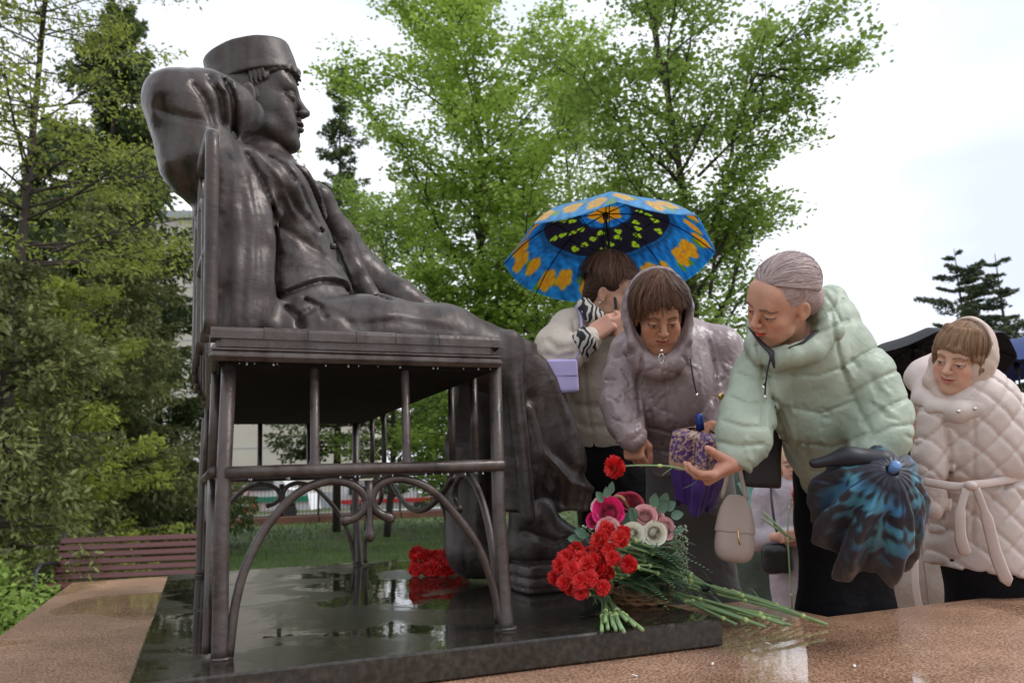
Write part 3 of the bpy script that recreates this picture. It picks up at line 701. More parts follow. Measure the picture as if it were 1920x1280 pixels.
def face_col(base, brow=(.07, .045, .035), lip=(.5, .12, .1), blush=.5, lash=.8, open_=.6, smile=0.):
    base = V(*base); lip = V(*lip); brow = V(*brow)
    def f(p):
        x, y, z = p.T; ax = abs(x); c = np.tile(base, (len(p), 1)); fr = np.clip((y - .05) / .02, 0, 1)
        def mixc(c, col, w): w = np.clip(w, 0, 1)[:, None]; return c * (1 - w) + V(*col) * w
        c = mixc(c, base * V(1.05, .72, .66), blush * np.exp(-((ax - .043) / .018) ** 2 - ((z + .028) / .018) ** 2) * fr)
        c = mixc(c, base * V(1.0, .78, .74), .5 * np.exp(-(ax / .014) ** 2 - ((z + .027) / .012) ** 2) * fr)
        c = mixc(c, base * .78, .5 * np.exp(-((ax - .031) / .02) ** 2 - ((z + .008) / .008) ** 2) * fr)
        w = .021 + .004 * smile
        c = mixc(c, lip, 1.1 * (np.clip(1.25 - (ax / w) ** 2 - ((z + .0605 - .004 * smile * (ax / w) ** 2) / .0088) ** 2, 0, 1) * 3) * (y > .078))
        c = mixc(c, lip * .35, np.exp(-((z + .0600 - .004 * smile * (ax / w) ** 2) / .0012) ** 2) * (ax < w) * (y > .078) * .8)
        bz = .0235 + .007 * np.clip((ax - .014) / .02, 0, 1) - .009 * np.clip((ax - .034) / .016, 0, 1)
        c = mixc(c, brow, .95 * np.exp(-((z - bz) / .0036) ** 2) * (ax > .012) * (ax < .052) * fr)
        ez = .0035 - .006 * (1 - open_)
        u = (ax - .031) / .0145
        if open_ > .35:
            inn = (u ** 2 + ((z - ez + .001) / (.0062 * open_ + .001)) ** 2) < 1
            c[inn & (y > .07)] = (.62, .58, .55)
            ir = ((ax - .031) ** 2 + (z - ez + .0015) ** 2 < .0056 ** 2) & inn & (y > .07); c[ir] = (.05, .03, .02)
        c = mixc(c, (.025, .018, .015), lash * np.exp(-((z - ez - (.0058 * open_ - .0005) * (1 - u ** 2)) / .0023) ** 2) * (abs(u) < 1.2) * (y > .062))
        return c
    return f
def smoothmesh(v, f, n=1):
    for _ in range(n):
        e = np.concatenate([f[:, [0, 1]], f[:, [1, 2]], f[:, [2, 3]], f[:, [3, 0]]]); sm = np.zeros_like(v)
        for i in range(3): sm[:, i] = np.bincount(e[:, 0], v[e[:, 1], i], len(v)) + np.bincount(e[:, 1], v[e[:, 0], i], len(v))
        ct = np.bincount(e.ravel(), minlength=len(v))[:, None]; v = .5 * v + .5 * sm / ct
    return v
class Frame:
    def __init__(s, o, fwd, up, sc=1.): s.o = np.asarray(o, float); s.m = basis(y=fwd, z=up); s.sc = sc
    def w(s, p): return s.o + (np.asarray(p, float) * s.sc) @ s.m.T
    def l(s, p): return ((np.asarray(p, float) - s.o) @ s.m) / s.sc
def hand_field(curl=(25, 25, 25, 30), thumb=(30, 20), spread=6, k=.0045, thumb_in=0., side=1, mcp=None, arm=.04):
    """right hand when side=1: +y fingers, +z back of the hand, thumb towards -x*side"""
    s = S(); mcp = mcp or curl
    s.box((0, .045, 0), (.037, .045, .0125), .012, k=.012).rc((0, -.005, 0), (0, -arm, .002), .026, .030, k=.02, sq=((0, 0, 1), .78))
    s.ell((-side * .022, .03, -.010), (.017, .032, .013), k=.014).ell((side * .022, .03, -.009), (.014, .034, .011), k=.012)
    xs = [-.0285, -.0095, .0095, .0275]; ys = [.088, .092, .088, .080]; Ls = [.070, .078, .072, .057]; rs = [.0092, .0095, .0090, .0080]
    tips = []
    for i in range(4):
        p = V(side * xs[i], ys[i] - .012, 0); a = 0; sp = R((1.5 - i) * spread) * -side
        q = [p]
        for n, (fr, cu_) in enumerate(((.46, mcp[i]), (.30, curl[i]), (.24, curl[i] * .7))):
            a += R(cu_); d = V(math.sin(sp) * math.cos(a), math.cos(sp) * math.cos(a), -math.sin(a)); p = p + d * Ls[i] * fr * (1.18 if n == 0 else 1); q.append(p)
        s.chain(q, [rs[i], rs[i] * .95, rs[i] * .88, rs[i] * .78], k=k); tips.append(q[-1])
    a = R(thumb[0]); b = a - R(thumb[1]); di = unit(V(-side * math.sin(a), math.cos(a), -.45 - thumb_in)); dj = unit(V(-side * math.sin(b), math.cos(b), -.3 - thumb_in))
    p0 = V(-side * .024, .012, -.008); p1 = p0 + di * .043; p2 = p1 + dj * .033; p3 = p2 + dj * .024
    s.chain([p0, p1, p2, p3], [.0135, .0118, .0102, .0082], k=.006)
    return s
def place(s, fr, h, sm=1, **kw):
    v, f = s.mesh(h, pad=.008, **kw); v = smoothmesh(v, f, sm); return fr.w(v), f, v
def join(parts):
    vs, fs, cs = [], [], []; n = 0
    for v, f, c in parts: vs.append(v); fs.append(f + n); cs.append(c); n += len(v)
    return np.concatenate(vs), np.concatenate(fs), np.concatenate(cs)
# ------------------------------------------------------------------ bronze
def bronze(name, c=(.105, .083, .075), dark=(.028, .021, .018), sc=3.5, r=(.26, .52), met=.35):
    m = mat(name, c, .4, metal=met, coat=.14, coatr=.25); N, K, b = nodes(m); N = N.new; K = K.new
    co = N('ShaderNodeTexCoord'); mp = N('ShaderNodeMapping'); mp.inputs['Scale'].default_value = (6, 6, .7); K(co.outputs['Object'], mp.inputs[0])
    n1 = N('ShaderNodeTexNoise'); n1.inputs['Scale'].default_value = 4; n1.inputs['Detail'].default_value = 5; K(mp.outputs[0], n1.inputs['Vector'])      # vertical rain streaks
    n2 = N('ShaderNodeTexNoise'); n2.inputs['Scale'].default_value = sc; n2.inputs['Detail'].default_value = 7; n2.inputs['Roughness'].default_value = .65; K(co.outputs['Object'], n2.inputs['Vector'])
    ad = N('ShaderNodeMath'); ad.operation = 'MULTIPLY_ADD'; ad.inputs[1].default_value = .45; K(n1.outputs['Fac'], ad.inputs[0]); 
    m2 = N('ShaderNodeMath'); m2.operation = 'MULTIPLY'; m2.inputs[1].default_value = .55; K(n2.outputs['Fac'], m2.inputs[0]); K(m2.outputs[0], ad.inputs[2])
    rp = N('ShaderNodeValToRGB'); e = rp.color_ramp.elements; e[0].position = .36; e[0].color = (*dark, 1); e[1].position = .6; e[1].color = (*c, 1); q = e.new(.47); q.color = (c[0] * .72, c[1] * .6, c[2] * .55, 1)
    K(ad.outputs[0], rp.inputs[0]); K(rp.outputs[0], b.inputs['Base Color'])
    mr = N('ShaderNodeMapRange'); mr.inputs[1].default_value = .4; mr.inputs[2].default_value = .6; mr.inputs[3].default_value = r[0]; mr.inputs[4].default_value = r[1]; K(n2.outputs['Fac'], mr.inputs[0]); K(mr.outputs[0], b.inputs['Roughness'])
    n3 = N('ShaderNodeTexNoise'); n3.inputs['Scale'].default_value = 55; n3.inputs['Detail'].default_value = 4; K(co.outputs['Object'], n3.inputs['Vector'])
    n4 = N('ShaderNodeTexNoise'); n4.inputs['Scale'].default_value = 12; n4.inputs['Detail'].default_value = 5; K(co.outputs['Object'], n4.inputs['Vector'])
    b1 = N('ShaderNodeBump'); b1.inputs['Strength'].default_value = .5; b1.inputs['Distance'].default_value = .003; K(n3.outputs['Fac'], b1.inputs['Height'])
    b2 = N('ShaderNodeBump'); b2.inputs['Strength'].default_value = .35; b2.inputs['Distance'].default_value = .02; K(n4.outputs['Fac'], b2.inputs['Height']); K(b1.outputs[0], b2.inputs['Normal']); K(b2.outputs[0], b.inputs['Normal'])
    return m
BZ = bronze('bronze', (.076, .064, .059), (.014, .0115, .010), r=(.3, .56)); BZB = bronze('bench_bronze', (.096, .081, .075), (.024, .020, .018), 9, (.3, .58))
YN, YF = .12, 1.97
bench = empty('bronze_bench', (.33, 1.05, 0), 'bronze cast bench with tube legs and curled scroll brackets, carrying the seated figure', 'bench')
def tb(name, pts, r, n=12, par=bench, mt=BZB): return MB().tube(pts, r, n).build(name, mt, par)
xl = {YN: (.017, .705), YF: (-.026, .665)}
for Y in (YN, YF):
    for i, x in enumerate(xl[Y]):
        lean = -.0 if i else -.005
        tb('leg', [(x, Y, 0), (x, Y, .02), (x + lean - .012 * i, Y, .3), (x - .012 * i, Y, .69)], [.021, .0185, .0175, .0175], 14)
        b = MB(); a = np.linspace(0, 6.283, 13)[:-1]
        MB().tube([(x + .004, Y, .0), (x + .004, Y, .006)], [.026, .023], 14).build('foot_weld', BZB, bench)
    tb('side_rail', [(xl[Y][0] + .0, Y - .01, .412), (.2, Y - .01, .414), (.5, Y - .01, .414), (xl[Y][1] - .005, Y - .012, .4145), (xl[Y][1] + .004, Y - .012, .4145)], [.0145, .0145, .0145, .016, .012])
    sx = 1 if Y == YN else .97
    for x in (.22, .448):
        tb('spindle', [(x * sx, Y, .40), (x * sx, Y, .425), (x * sx, Y, .44), (x * sx - .004, Y, .69)], [.015, .016, .0112, .0108])
def pts(l, Y): return [at(x, y, y=Y) for x, y in l]
sl = [(429, 1231), (442, 1129), (464, 1054), (502, 984), (556, 926), (610, 902), (653, 905), (682, 926), (684, 951), (665, 970), (639, 977)]
sr = [(944, 1172), (936, 1150), (922, 1091), (895, 1021), (852, 962), (804, 915), (750, 897), (712, 908), (697, 935), (707, 959), (739, 974)]
pn = [(692, 900), (692, 935), (693, 990), (693, 998)]
for Y in (YN, YF):
    for l, nm in ((sl, 'scroll'), (sr, 'scroll')):
        p = np.array(pts(l, YN)); p[:, 1] = Y; p[:, 0] += 0 if Y == YN else -.04
        q = spline(p, 6); r = np.full(len(q), .0105); r[-4:] = [.0115, .013, .0125, .009]; tb(nm, q, r)
    p = np.array(pts(pn, YN)); p[:, 1] = Y; p[:, 0] += 0 if Y == YN else -.04
    tb('pendant', np.vstack([p, p[-1] - V(0, 0, .012), p[-1] - V(0, 0, .022)]), [.012, .011, .009, .013, .014, .006])
# front and back frames (run away from the eye)
for X, nm in ((.695, 'front'), (-.01, 'back')):
    tb('cross_rail', [(X, YN, .414), (X - .02, YF, .412)], .0135)
    for y in (.31, .53, 1.47, 1.72):
        tb('spindle', [(X - .012 * (y > 1), y, .41), (X - .012 * (y > 1), y, .69)], .0108)
    q = spline([(X, .42 + t, .41 - .135 * math.sin(a)) for t, a in zip(np.linspace(.1, 1.0, 9), np.linspace(.15, 3.0, 9))], 4)
    tb('hanging_arc', q, .0105)
    for s, y0 in ((1, YN), (-1, YF)):
        q = spline([(X, y0 + s * .03, .01), (X, y0 + s * .04, .12), (X, y0 + s * .085, .25), (X, y0 + s * .17, .35), (X, y0 + s * .28, .395), (X, y0 + s * .37, .37), (X, y0 + s * .39, .32), (X, y0 + s * .34, .29)], 5)
        tb('scroll', q, .0105)
# seat: stepped band made of pieces, with a lower lip
seat = MB().bevbox((.335, 1.045, .722), (.70, 1.90, .055), .012).build('seat', BZB, bench, False)
MB().bevbox((.337, 1.045, .668), (.69, 1.88, .012), .003).build('seat_underside', mat('shaded_underside', (.014, .012, .011), .9, spec=.15, noise=(8, .4)), seat, False)  # same cast bronze; shade below the seat is put into this sheet's dark colour
MB().bevbox((.337, 1.045, .683), (.735, 1.935, .024), .010).build('seat_lip', BZB, seat, False)
MB().bevbox((.337, 1.045, .699), (.722, 1.922, .006), .002).build('seat_groove', BZB, seat, False)
e = [-.028, .093, .196, .315, .415, .53, .70]
for i in range(6):
    dz = (.0, .002, -.001, .0015, -.0005, .001)[i]
    pr = [(.091 + dz * .5, .726), (.0915 + dz * .5, .745), (.096, .7525 + dz), (.104, .7555 + dz), (.135, .7555 + dz), (.15, .74), (.13, .72)]; x0_, x1_ = e[i] + .0006, e[i + 1] - .0006; n_ = len(pr)
    MB().add([(x, a, b_) for x in (x0_, x1_) for a, b_ in pr], [tuple(range(n_)), tuple(range(n_, 2 * n_))] + [(k, (k + 1) % n_, n_ + (k + 1) % n_, n_ + k) for k in range(n_)]).build('edge_piece', BZB, seat, False)
for x0, x1 in ((.005, .09), (.21, .29), (.40, .48), (.56, .64)):
    MB().bevbox(((x0 + x1) / 2, .094, .7265), (x1 - x0, .004, .003), .001).build('cast_ridge', BZB, seat, False)
# backrest: bowed rim with inner loop and spindles
def back(y, z):                                     # the back bows away behind the sitter
    t = (y - YN) / (YF - YN); return -.028 - .04 * math.sin(math.pi * t) - .012 * (z - .75) / .5
def bt(name, yz, r): q = spline([(back(y, z), y, z) for y, z in yz], 6); return tb(name, q, r)
rim = bt('back_rim', [(YN, .74), (YN, .95), (YN, 1.15), (YN + .012, 1.235), (YN + .07, 1.262), (.5, 1.29), (1.05, 1.30), (1.6, 1.29), (YF - .07, 1.262), (YF - .012, 1.235), (YF, 1.15), (YF, .95), (YF, .74)], .0165)
bt('back_loop', [(.30, .75), (.30, .95), (.32, 1.08), (.42, 1.17), (1.05, 1.2), (1.68, 1.17), (1.78, 1.08), (1.8, .95), (1.8, .75)], .011)
for y in (.52, .74, .96, 1.18, 1.40, 1.6): bt('back_spindle', [(y, .75), (y, 1.0), (y, 1.285)], .0105)
bt('back_cross_bar', [(YN, .98), (.6, .985), (1.5, .985), (YF, .98)], .010)
# raindrops hanging under the rails
wd = mat('water_drop', (.9, .93, .95), .03, trans=.6, spec=.8); b = MB()
for y_, x0, x1, z, n in ((1.99, .05, .68, .669, 26), (.10, .03, .69, .6695, 16), (.108, .05, .68, .3975, 22)):
    for k in range(n):
        x = rng.uniform(x0, x1); r = rng.uniform(.0015, .003) * (1.5 if y_ > 1 else 1); b.tube([(x, y_, z + r * .3), (x, y_, z - r * .6), (x, y_, z - r * 1.6), (x, y_, z - r * 2.2)], [r * .4, r * .8, r, r * .4], 6)
o = b.build('raindrops', wd, bench); tag(o, kind='stuff')
# ------------------------------------------------------------------ the seated figure
statue = empty('bronze_statue', (.55, .92, .75), 'dark bronze seated man in a brimless cap, arm crooked behind his head', 'statue')
def A(px, py, y): return at(px, py, y=y)
SF = Frame(A(482, 199, .90), (math.cos(R(14)), -math.sin(R(14)), .10), (-.17, 0, 1), 1.5)
hf = head_field(jaw=1.0, nose=.8, cheek=.92, male=True, open_=.8)
# short hair under the cap
hf.ell((0, -.03, .03), (.078, .088, .075), k=.006)
wv, wf_, lv = place(hf, SF, .0028)
mk('head', wv, wf_, BZ, statue)
hh = S().ell((0, .0, .048), (.079, .101, .058), k=.004).fn(lambda p: np.linalg.norm((p - V(0, .012, -.03)) / V(1, 1, 1), axis=1) - .098, (-.1, -.09, -.13), (.1, .11, .07), op='i', k=.004) if False else None
s = S()                                              # hair: fringe curling out under the cap, sideburn
s.chain([(-.06, .045, .062), (-.035, .082, .075), (0, .097, .078), (.035, .085, .075), (.06, .05, .062)], [.010, .010, .011, .010, .010], k=.006)
for x in (-1, 1):
    s.ell((x * .0645, .016, .045), (.0115, .028, .018), k=.006)
    for i_ in range(4): s.rc((x * .0755, .0 + i_ * .010, .055), (x * .0745, .004 + i_ * .010, .014 + .006 * i_), .0045, .003, k=.003)
    s.chain([(x * .06, .045, .062), (x * .045, .074, .07)], [.011, .009], k=.006)
for i in range(9):
    a = -1.2 + i * .3; s.rc((.068 * math.sin(a), .02 + .078 * math.cos(a), .082), (.074 * math.sin(a + .12), .024 + .082 * math.cos(a + .12), .064), .006, .004, k=.003)
v, f, _ = place(s, SF, .0028); mk('hair', v, f, BZ, statue)
s = S()                                              # cap: slightly flared drum, domed lid, leaning with the head
def capf(p):
    q = p - V(0, -.012, .060); z = q[:, 2]; h = .076; t = np.clip(z / h, 0, 1); r = np.sqrt((q[:, 0] / .92) ** 2 + (q[:, 1] / 1.13) ** 2) - (.0885 - .004 * t)
    return np.maximum(r, np.maximum(-z, z - h + .9 * (q[:, 0] ** 2 + q[:, 1] ** 2))) * .93
s.fn(capf, (-.11, -.13, .05), (.11, .12, .17), k=.004).warp(lambda p, d: d + .0012 * vnoise(p, 16, 3) - .006)
cf = Frame(SF.o, SF.m[:, 1], SF.m[:, 2], 1.5); cup = unit(cr * -.31 + cu * .95 - cb * .08); cf.m = basis(x=np.cross(SF.m[:, 1], cup), z=cup); cf.o = A(479, 157, .90) - (V(0, -.012, .06) * 1.5) @ cf.m.T
s.crease([(0, .115, .074), (.06, .08, .074), (.085, 0, .074)], .002, .002)
v, f, _ = place(s, cf, .0035, 2); mk('cap', v, f, BZ, statue)
# body, coat, arms and trousers in one continuous surface
b = S()
Yn, Yc, Yf = .66, .92, 1.18
# torso (waistcoat)
b.chain([A(485, 262, .92), A(470, 330, .92)], [.080, .10], k=.05)
b.chain([A(485, 365, Yc), A(522, 450, Yc), A(556, 545, Yc)], [.165, .168, .17], k=.06)
b.ell(A(500, 380, Yc), (.17, .28, .14), k=.06)
b.ell(A(545, 565, Yc), (.21, .25, .15), k=.06)
b.rc(A(500, 305, .92), A(535, 335, .92), .10, .06, k=.03)                           # collar
# near side of the coat, hanging from the shoulder to the seat
b.chain([A(440, 322, .70), A(440, 420, .665), A(445, 520, .65), A(452, 600, .63)], [.10, .105, .105, .095], k=.035, sq=((0, 1, 0), .8))
b.chain([A(478, 320, .70), A(497, 380, .66), A(505, 450, .65), A(500, 540, .645), A(492, 600, .63)], [.045, .033, .032, .036, .04], k=.02)
b.chain([A(462, 285, .80), A(490, 330, .74), A(512, 400, .70), A(508, 470, .69)], [.030, .032, .028, .02], k=.015)   # lapel
b.chain([A(548, 330, 1.0), A(600, 370, 1.02), A(640, 440, 1.06), A(664, 510, 1.06), (.56, 1.06, 1.04), (.70, 1.06, .99)], [.035, .045, .045, .042, .045, .04], k=.02)  # far coat front
b.chain([A(560, 385, 1.14), A(622, 455, 1.2), A(685, 525, 1.22)], [.10, .10, .095], k=.04); b.ell(A(375, 262, .70), (.09, .10, .11), k=.04)
# far arm resting on the thigh
b.chain([A(690, 525, 1.2), A(745, 560, 1.16), A(790, 583, 1.12)], [.085, .075, .062], k=.03)
# thighs
b.chain([A(560, 638, .72), A(700, 634, .73), A(830, 645, .74), A(920, 672, .75)], [.140, .140, .130, .118], k=.05)
b.chain([A(600, 635, 1.12), A(740, 640, 1.12), A(900, 672, 1.10)], [.14, .125, .11], k=.05)
b.ell((.33, .92, .82), (.36, .33, .10), k=.05)
b.rc(A(575, 600, .66), A(610, 640, .66), .05, .05, k=.04)
# near shin: a flaring trouser leg
def shin(p):
    z = p[:, 2]; t = np.clip((.82 - z) / .56, 0, 1); xf = 1.09 + .33 * t ** .7 - .03 * np.clip(t - .9, 0, 1) * 10 * .3; xb = .925 + .02 * t
    cx = (xf + xb) / 2; hx = (xf - xb) / 2; hy = .095 + .055 * t; cy = .77 - .02 * t
    n = 2.6
    cy = cy + .60 * (p[:, 0] - xb) * t; n = 2.2
    r = (abs((p[:, 0] - cx) / hx) ** n + abs((p[:, 1] - cy) / hy) ** n) ** (1 / n)
    d = (r - 1) * np.minimum(hx, hy) * .85
    hem = .255 - .05 * (p[:, 0] - 1.15)
    return np.maximum(d, np.maximum(z - .86, hem - z))
b.fn(shin, (.88, .54, .2), (1.50, 1.2, .9), k=.05)
b.rc((.955, .66, .86), (1.0, .655, .25), .03, .025, k=.03)
# far shin
b.chain([(.99, 1.1, .80), (.96, 1.1, .5), (.93, 1.08, .14)], [.11, .105, .10], k=.05)
b.chain([(.93, 1.05, .10), (1.07, 1.0, .07)], [.09, .06], k=.04)
# raised near arm: sleeve from the shoulder up to the elbow, forearm behind the head
b.chain([A(415, 350, .66), A(378, 285, .63), A(342, 203, .62)], [.09, .092, .102], k=.04)
b.chain([A(342, 205, .62), A(368, 305, .62), A(400, 382, .64)], [.100, .100, .066], k=.04)
b.chain([A(342, 195, .62), A(385, 192, .63), A(428, 203, .66)], [.106, .098, .084], k=.03); b.ell(A(305, 178, .60), (.045, .06, .05), k=.04)
b.chain([A(428, 203, .66), A(462, 215, .74)], [.07, .06], k=.02)
def cp(l, Y, dep, wid, side=.80): b.crease([A(x, y, Y) for x, y in l], dep, wid, (0, 1, 0), (-1, -side))
# folds of the sleeve
cp([(366, 172), (388, 200), (400, 240)], .56, .012, .009); cp([(392, 150), (414, 185), (420, 230)], .56, .014, .009); cp([(420, 150), (436, 185), (440, 235)], .58, .018, .008); cp([(300, 210), (345, 232), (380, 236)], .56, .010, .010)
cp([(405, 160), (426, 180), (430, 215)], .56, -.008, .008)
cp([(436, 160), (452, 200), (450, 240)], .6, -.006, .012)
cp([(290, 170), (285, 230), (320, 320)], .56, -.006, .014); cp([(310, 200), (335, 290), (362, 370)], .56, .008, .018)
# coat folds
for l, d_, w_ in (([(430, 300), (424, 400), (428, 500), (424, 600)], .008, .012), ([(450, 330), (462, 440), (452, 600)], .007, .012), ([(472, 320), (486, 400), (484, 520), (474, 600)], .006, .008),
                  ([(497, 380), (508, 450), (500, 530), (508, 580)], -.003, .006), ([(414, 400), (418, 600)], .008, .01)): cp(l, .57, d_, w_)
# waistcoat: hem, wrinkles, buttons line
cp([(520, 560), (560, 545), (600, 530), (640, 527), (662, 530)], .72, .018, .008, 1.0); cp([(530, 552), (575, 533), (620, 520), (658, 518)], .72, -.010, .010, 1.0)
cp([(518, 420), (560, 440), (610, 470), (650, 505)], .72, .007, .012, 1.0); cp([(520, 470), (560, 492), (600, 505)], .72, .006, .010, 1.0); cp([(525, 370), (560, 400), (600, 430)], .75, .008, .009, 1.0)
cp([(540, 350), (575, 395), (608, 430), (640, 480)], .8, .006, .005, 1.05)
for x, y in ((560, 372), (580, 400), (603, 430), (625, 462)): b.ell(A(x, y, .76), (.014,) * 3, k=.004)
cp([(462, 292), (492, 340), (514, 400), (521, 470), (517, 530), (522, 556)], .66, .018, .008, .98); cp([(478, 300), (520, 350), (548, 400)], .72, -.008, .006, 1.0)
cp([(500, 300), (528, 322), (548, 352)], .74, .014, .006, 1.05); cp([(545, 345), (590, 392), (628, 450), (655, 512)], .9, .020, .007, 1.1); cp([(560, 345), (606, 395), (646, 455), (672, 520)], .92, -.010, .008, 1.1)
cp([(575, 560), (600, 575), (606, 600)], .64, .02, .008, .9); cp([(655, 540), (690, 560), (720, 575)], .76, .014, .008, 1.1); cp([(540, 575), (560, 600), (566, 615)], .62, .02, .01)
# trouser folds
cp([(590, 575), (565, 590), (560, 612)], .6, .015, .010); cp([(612, 577), (640, 592), (660, 610)], .6, .008, .012); cp([(600, 600), (700, 590), (820, 600)], .6, -.006, .016)
cp([(680, 612), (760, 600), (860, 622)], .6, .004, .012)
for q, d_, w_ in (([(1.04, .6, .66), (1.09, .6, .50), (1.22, .6, .40), (1.40, .6, .37)], .010, .020), ([(1.03, .6, .62), (1.07, .6, .46), (1.2, .6, .355), (1.38, .6, .33)], -.012, .016),
                  ([(1.04, .6, .42), (1.1, .6, .32), (1.2, .6, .275), (1.3, .6, .27)], .008, .02), ([(1.10, .6, .8), (1.20, .6, .6), (1.32, .6, .46)], -.006, .03)):
    b.crease(q, d_, w_, (0, 1, 0), (-1, -1.05))
b.warp(lambda p, d: d + .003 * vnoise(p, 5, 1) + .0015 * (.6 - np.abs(vnoise(p * V(1, 1, .45), 9, 2))) + .0012 * vnoise(p, 30, 4))
sdfobj('body', b, BZ, statue, .0078, smooth=1)
s = S()                                              # near shoe on a small rocky block, far shoe
s.chain([(1.06, .77, .15), (1.14, .76, .13), (1.21, .75, .10), (1.25, .74, .09)], [.10, .09, .075, .055], k=.04)
s.chain([(1.05, .74, .25), (1.10, .76, .16)], [.085, .08], k=.04)
s.box((1.075, .70, .05), (.105, .085, .05), .012, rotm((0, 0, 1), 4), k=.01)
s.crease([(.96, .6, .052), (1.2, .6, .05)], .006, .005, (0, 1, 0)); s.crease([(.96, .6, .098), (1.2, .6, .10)], .008, .006, (0, 1, 0)); s.crease([(.96, .6, .018), (1.2, .6, .016)], .004, .004, (0, 1, 0))
s.crease([(1.0, .6, .2), (1.1, .6, .16), (1.2, .6, .17)], .01, .012, (0, 1, 0)); s.warp(lambda p, d: d + .003 * vnoise(p, 9, 5))
sdfobj('shoe', s, BZ, statue, .006)
s = hand_field((22, 20, 22, 26), (24, 14), 5, side=-1)
hfm = Frame(A(795, 578, 1.10), unit(A(880, 600, 1.03) - A(795, 578, 1.10)), V(.0, -.25, 1), 1.5)
v, f, _ = place(s, hfm, .0035); mk('hand', v, f, BZ, statue)
# ------------------------------------------------------------------ people
def J(px, py, d): return at(px, py, d=d)
def PC(s, pts, d, dep, wid, front=None):
    """seam pressed into the side that faces the path the crowd looks from; pts in picture positions at distance d"""
    p = np.array([J(x, y, d) for x, y in pts]); m = p.mean(0); ax = unit(m - CAMP)
    return s.crease(p, dep, wid, ax, (-1, -(m @ ax + (front if front is not None else .12))))
def n1(w, F=60., seed=0):
    r = np.random.default_rng(seed); ph = r.uniform(0, 6.3, 4)
    return (np.sin(w * F + ph[0] + 1.3 * np.sin(w * F * .23 + ph[1])) + .6 * np.sin(w * F * 2.3 + ph[2]) + .4 * np.sin(w * F * .41 + ph[3])) / 1.7
def hair(parent, s, fr, c1, c2, wf, F=55., amp=.0016, h=.0036, name='hair', gloss=.55):
    w2_ = lambda p: wf(p) + .10 * vnoise(p, 14, 2) + .03 * vnoise(p, 45, 6)
    s.warp(lambda p, d: d + amp * n1(w2_(p), F, 3) + amp * 1.1 * n1(w2_(p) + 3, F * .3, 5) + amp * .8 * vnoise(p, 22, 7))
    v, f, l = place(s, fr, h, 1); t = np.clip(.45 + .35 * n1(w2_(l), F * 1.3, 8) + .30 * n1(w2_(l), F * 4.1, 9) + .2 * vnoise(l, 9, 3), 0, 1)[:, None]
    m = mat(parent.name + '_hair', c1, gloss, vcol=True, bump=(90, .3, .002), spec=.12); return mk(name, v, f, m, parent, True, None, V(*c1) * (1 - t) + V(*c2) * t)
STR = {}
def strands(parent, fr, n, c, r, start, end, colA, colB, seed, seg=9, w=.0011, wob=.05, lift=.0015, name='hair_strands'):
    """flat hair ribbons over the head ellipsoid; start/end: functions of u in 0..1 giving local directions"""
    q = np.random.default_rng(seed); u = q.uniform(0, 1, n); A0 = np.array([start(x, q) for x in u]); B0 = np.array([end(x, q) for x in u]); c = V(*c); r = V(*r)
    t = np.linspace(0, 1, seg + 1)[None, :, None]; D = A0[:, None] * (1 - t) + B0[:, None] * t; D /= np.linalg.norm(D, axis=2, keepdims=True)
    ph = q.uniform(0, 6.3, (n, 1, 3)); cl = np.stack([np.sin(A0 @ V(9, 7, 5)), np.cos(A0 @ V(6, 8, 7)), np.sin(A0 @ V(5, 9, 8))], -1)[:, None]
    D = D + wob * (np.sin(t * 5 + ph) * .35 + np.sin(t * 4 + cl * 3) * .65) * t; D /= np.linalg.norm(D, axis=2, keepdims=True)
    k = 1 + (q.uniform(0, 1, (n, 1, 1)) ** 2) * lift / r.mean() * 4; P = c + D * r * k
    T = np.gradient(P, axis=1); S_ = np.cross(T, D); S_ /= np.linalg.norm(S_, axis=2, keepdims=True) + 1e-9
    ww = w * np.sin(np.linspace(.5, 2.9, seg + 1))[None, :, None] * q.uniform(.6, 1.4, (n, 1, 1)); v = np.stack([P - S_ * ww, P + S_ * ww], 2).reshape(-1, 3)
    i = (np.arange(n)[:, None] * (seg + 1) + np.arange(seg)[None]).ravel()[:, None] * 2; f = (i + [0, 1, 3, 2]).astype(np.int32)
    tt = np.clip(.5 + .28 * q.normal(size=n) + .25 * np.sin(A0 @ V(14, 11, 9)), 0, 1)[:, None]; col = np.repeat(V(*colA) * (1 - tt) + V(*colB) * tt, (seg + 1) * 2, 0)
    key = tuple(colA)
    if key not in STR: STR[key] = mat('hair_strand', colA, .5, vcol=True, spec=.18)
    o = mk(name, fr.w(v), f, STR[key], parent, True, None, col); o['kind'] = 'stuff'; return o
def az(a, e): return V(math.sin(a) * math.cos(e), math.cos(a) * math.cos(e), math.sin(e))
def crown_style(fringe, side, nape, rag=.03):
    """strands radiate from the crown; the arguments are end elevations (radians) in front, at the sides, behind"""
    def st(u, q): a = u * 6.283; return V(.10 * math.sin(a), -.28 + .10 * math.cos(a), 1)
    def en(u, q):
        a = u * 6.283 + q.normal() * .10; cc = math.cos(a); u2 = rag * (np.sin(a * 17) * .5 + q.normal() * .6); e = (fringe * cc ** 2 if cc > 0 else nape * cc ** 2) + side * math.sin(a) ** 2
        return az(a, e + q.normal() * .05 + u2)
    return st, en
def cloth(name, parent, s, m, h=.006, smooth=1, vcolf=None): return sdfobj(name, s, m, parent, h, vcolf=vcolf, smooth=smooth)
def ellf(s, fr, c, r, **k): return s.ell(fr.w(c), np.asarray(r) * fr.sc, fr.m, **k)
def rcf(s, fr, a, b, ra, rb=None, **k): return s.rc(fr.w(a), fr.w(b), ra * fr.sc, (ra if rb is None else rb) * fr.sc, **k)
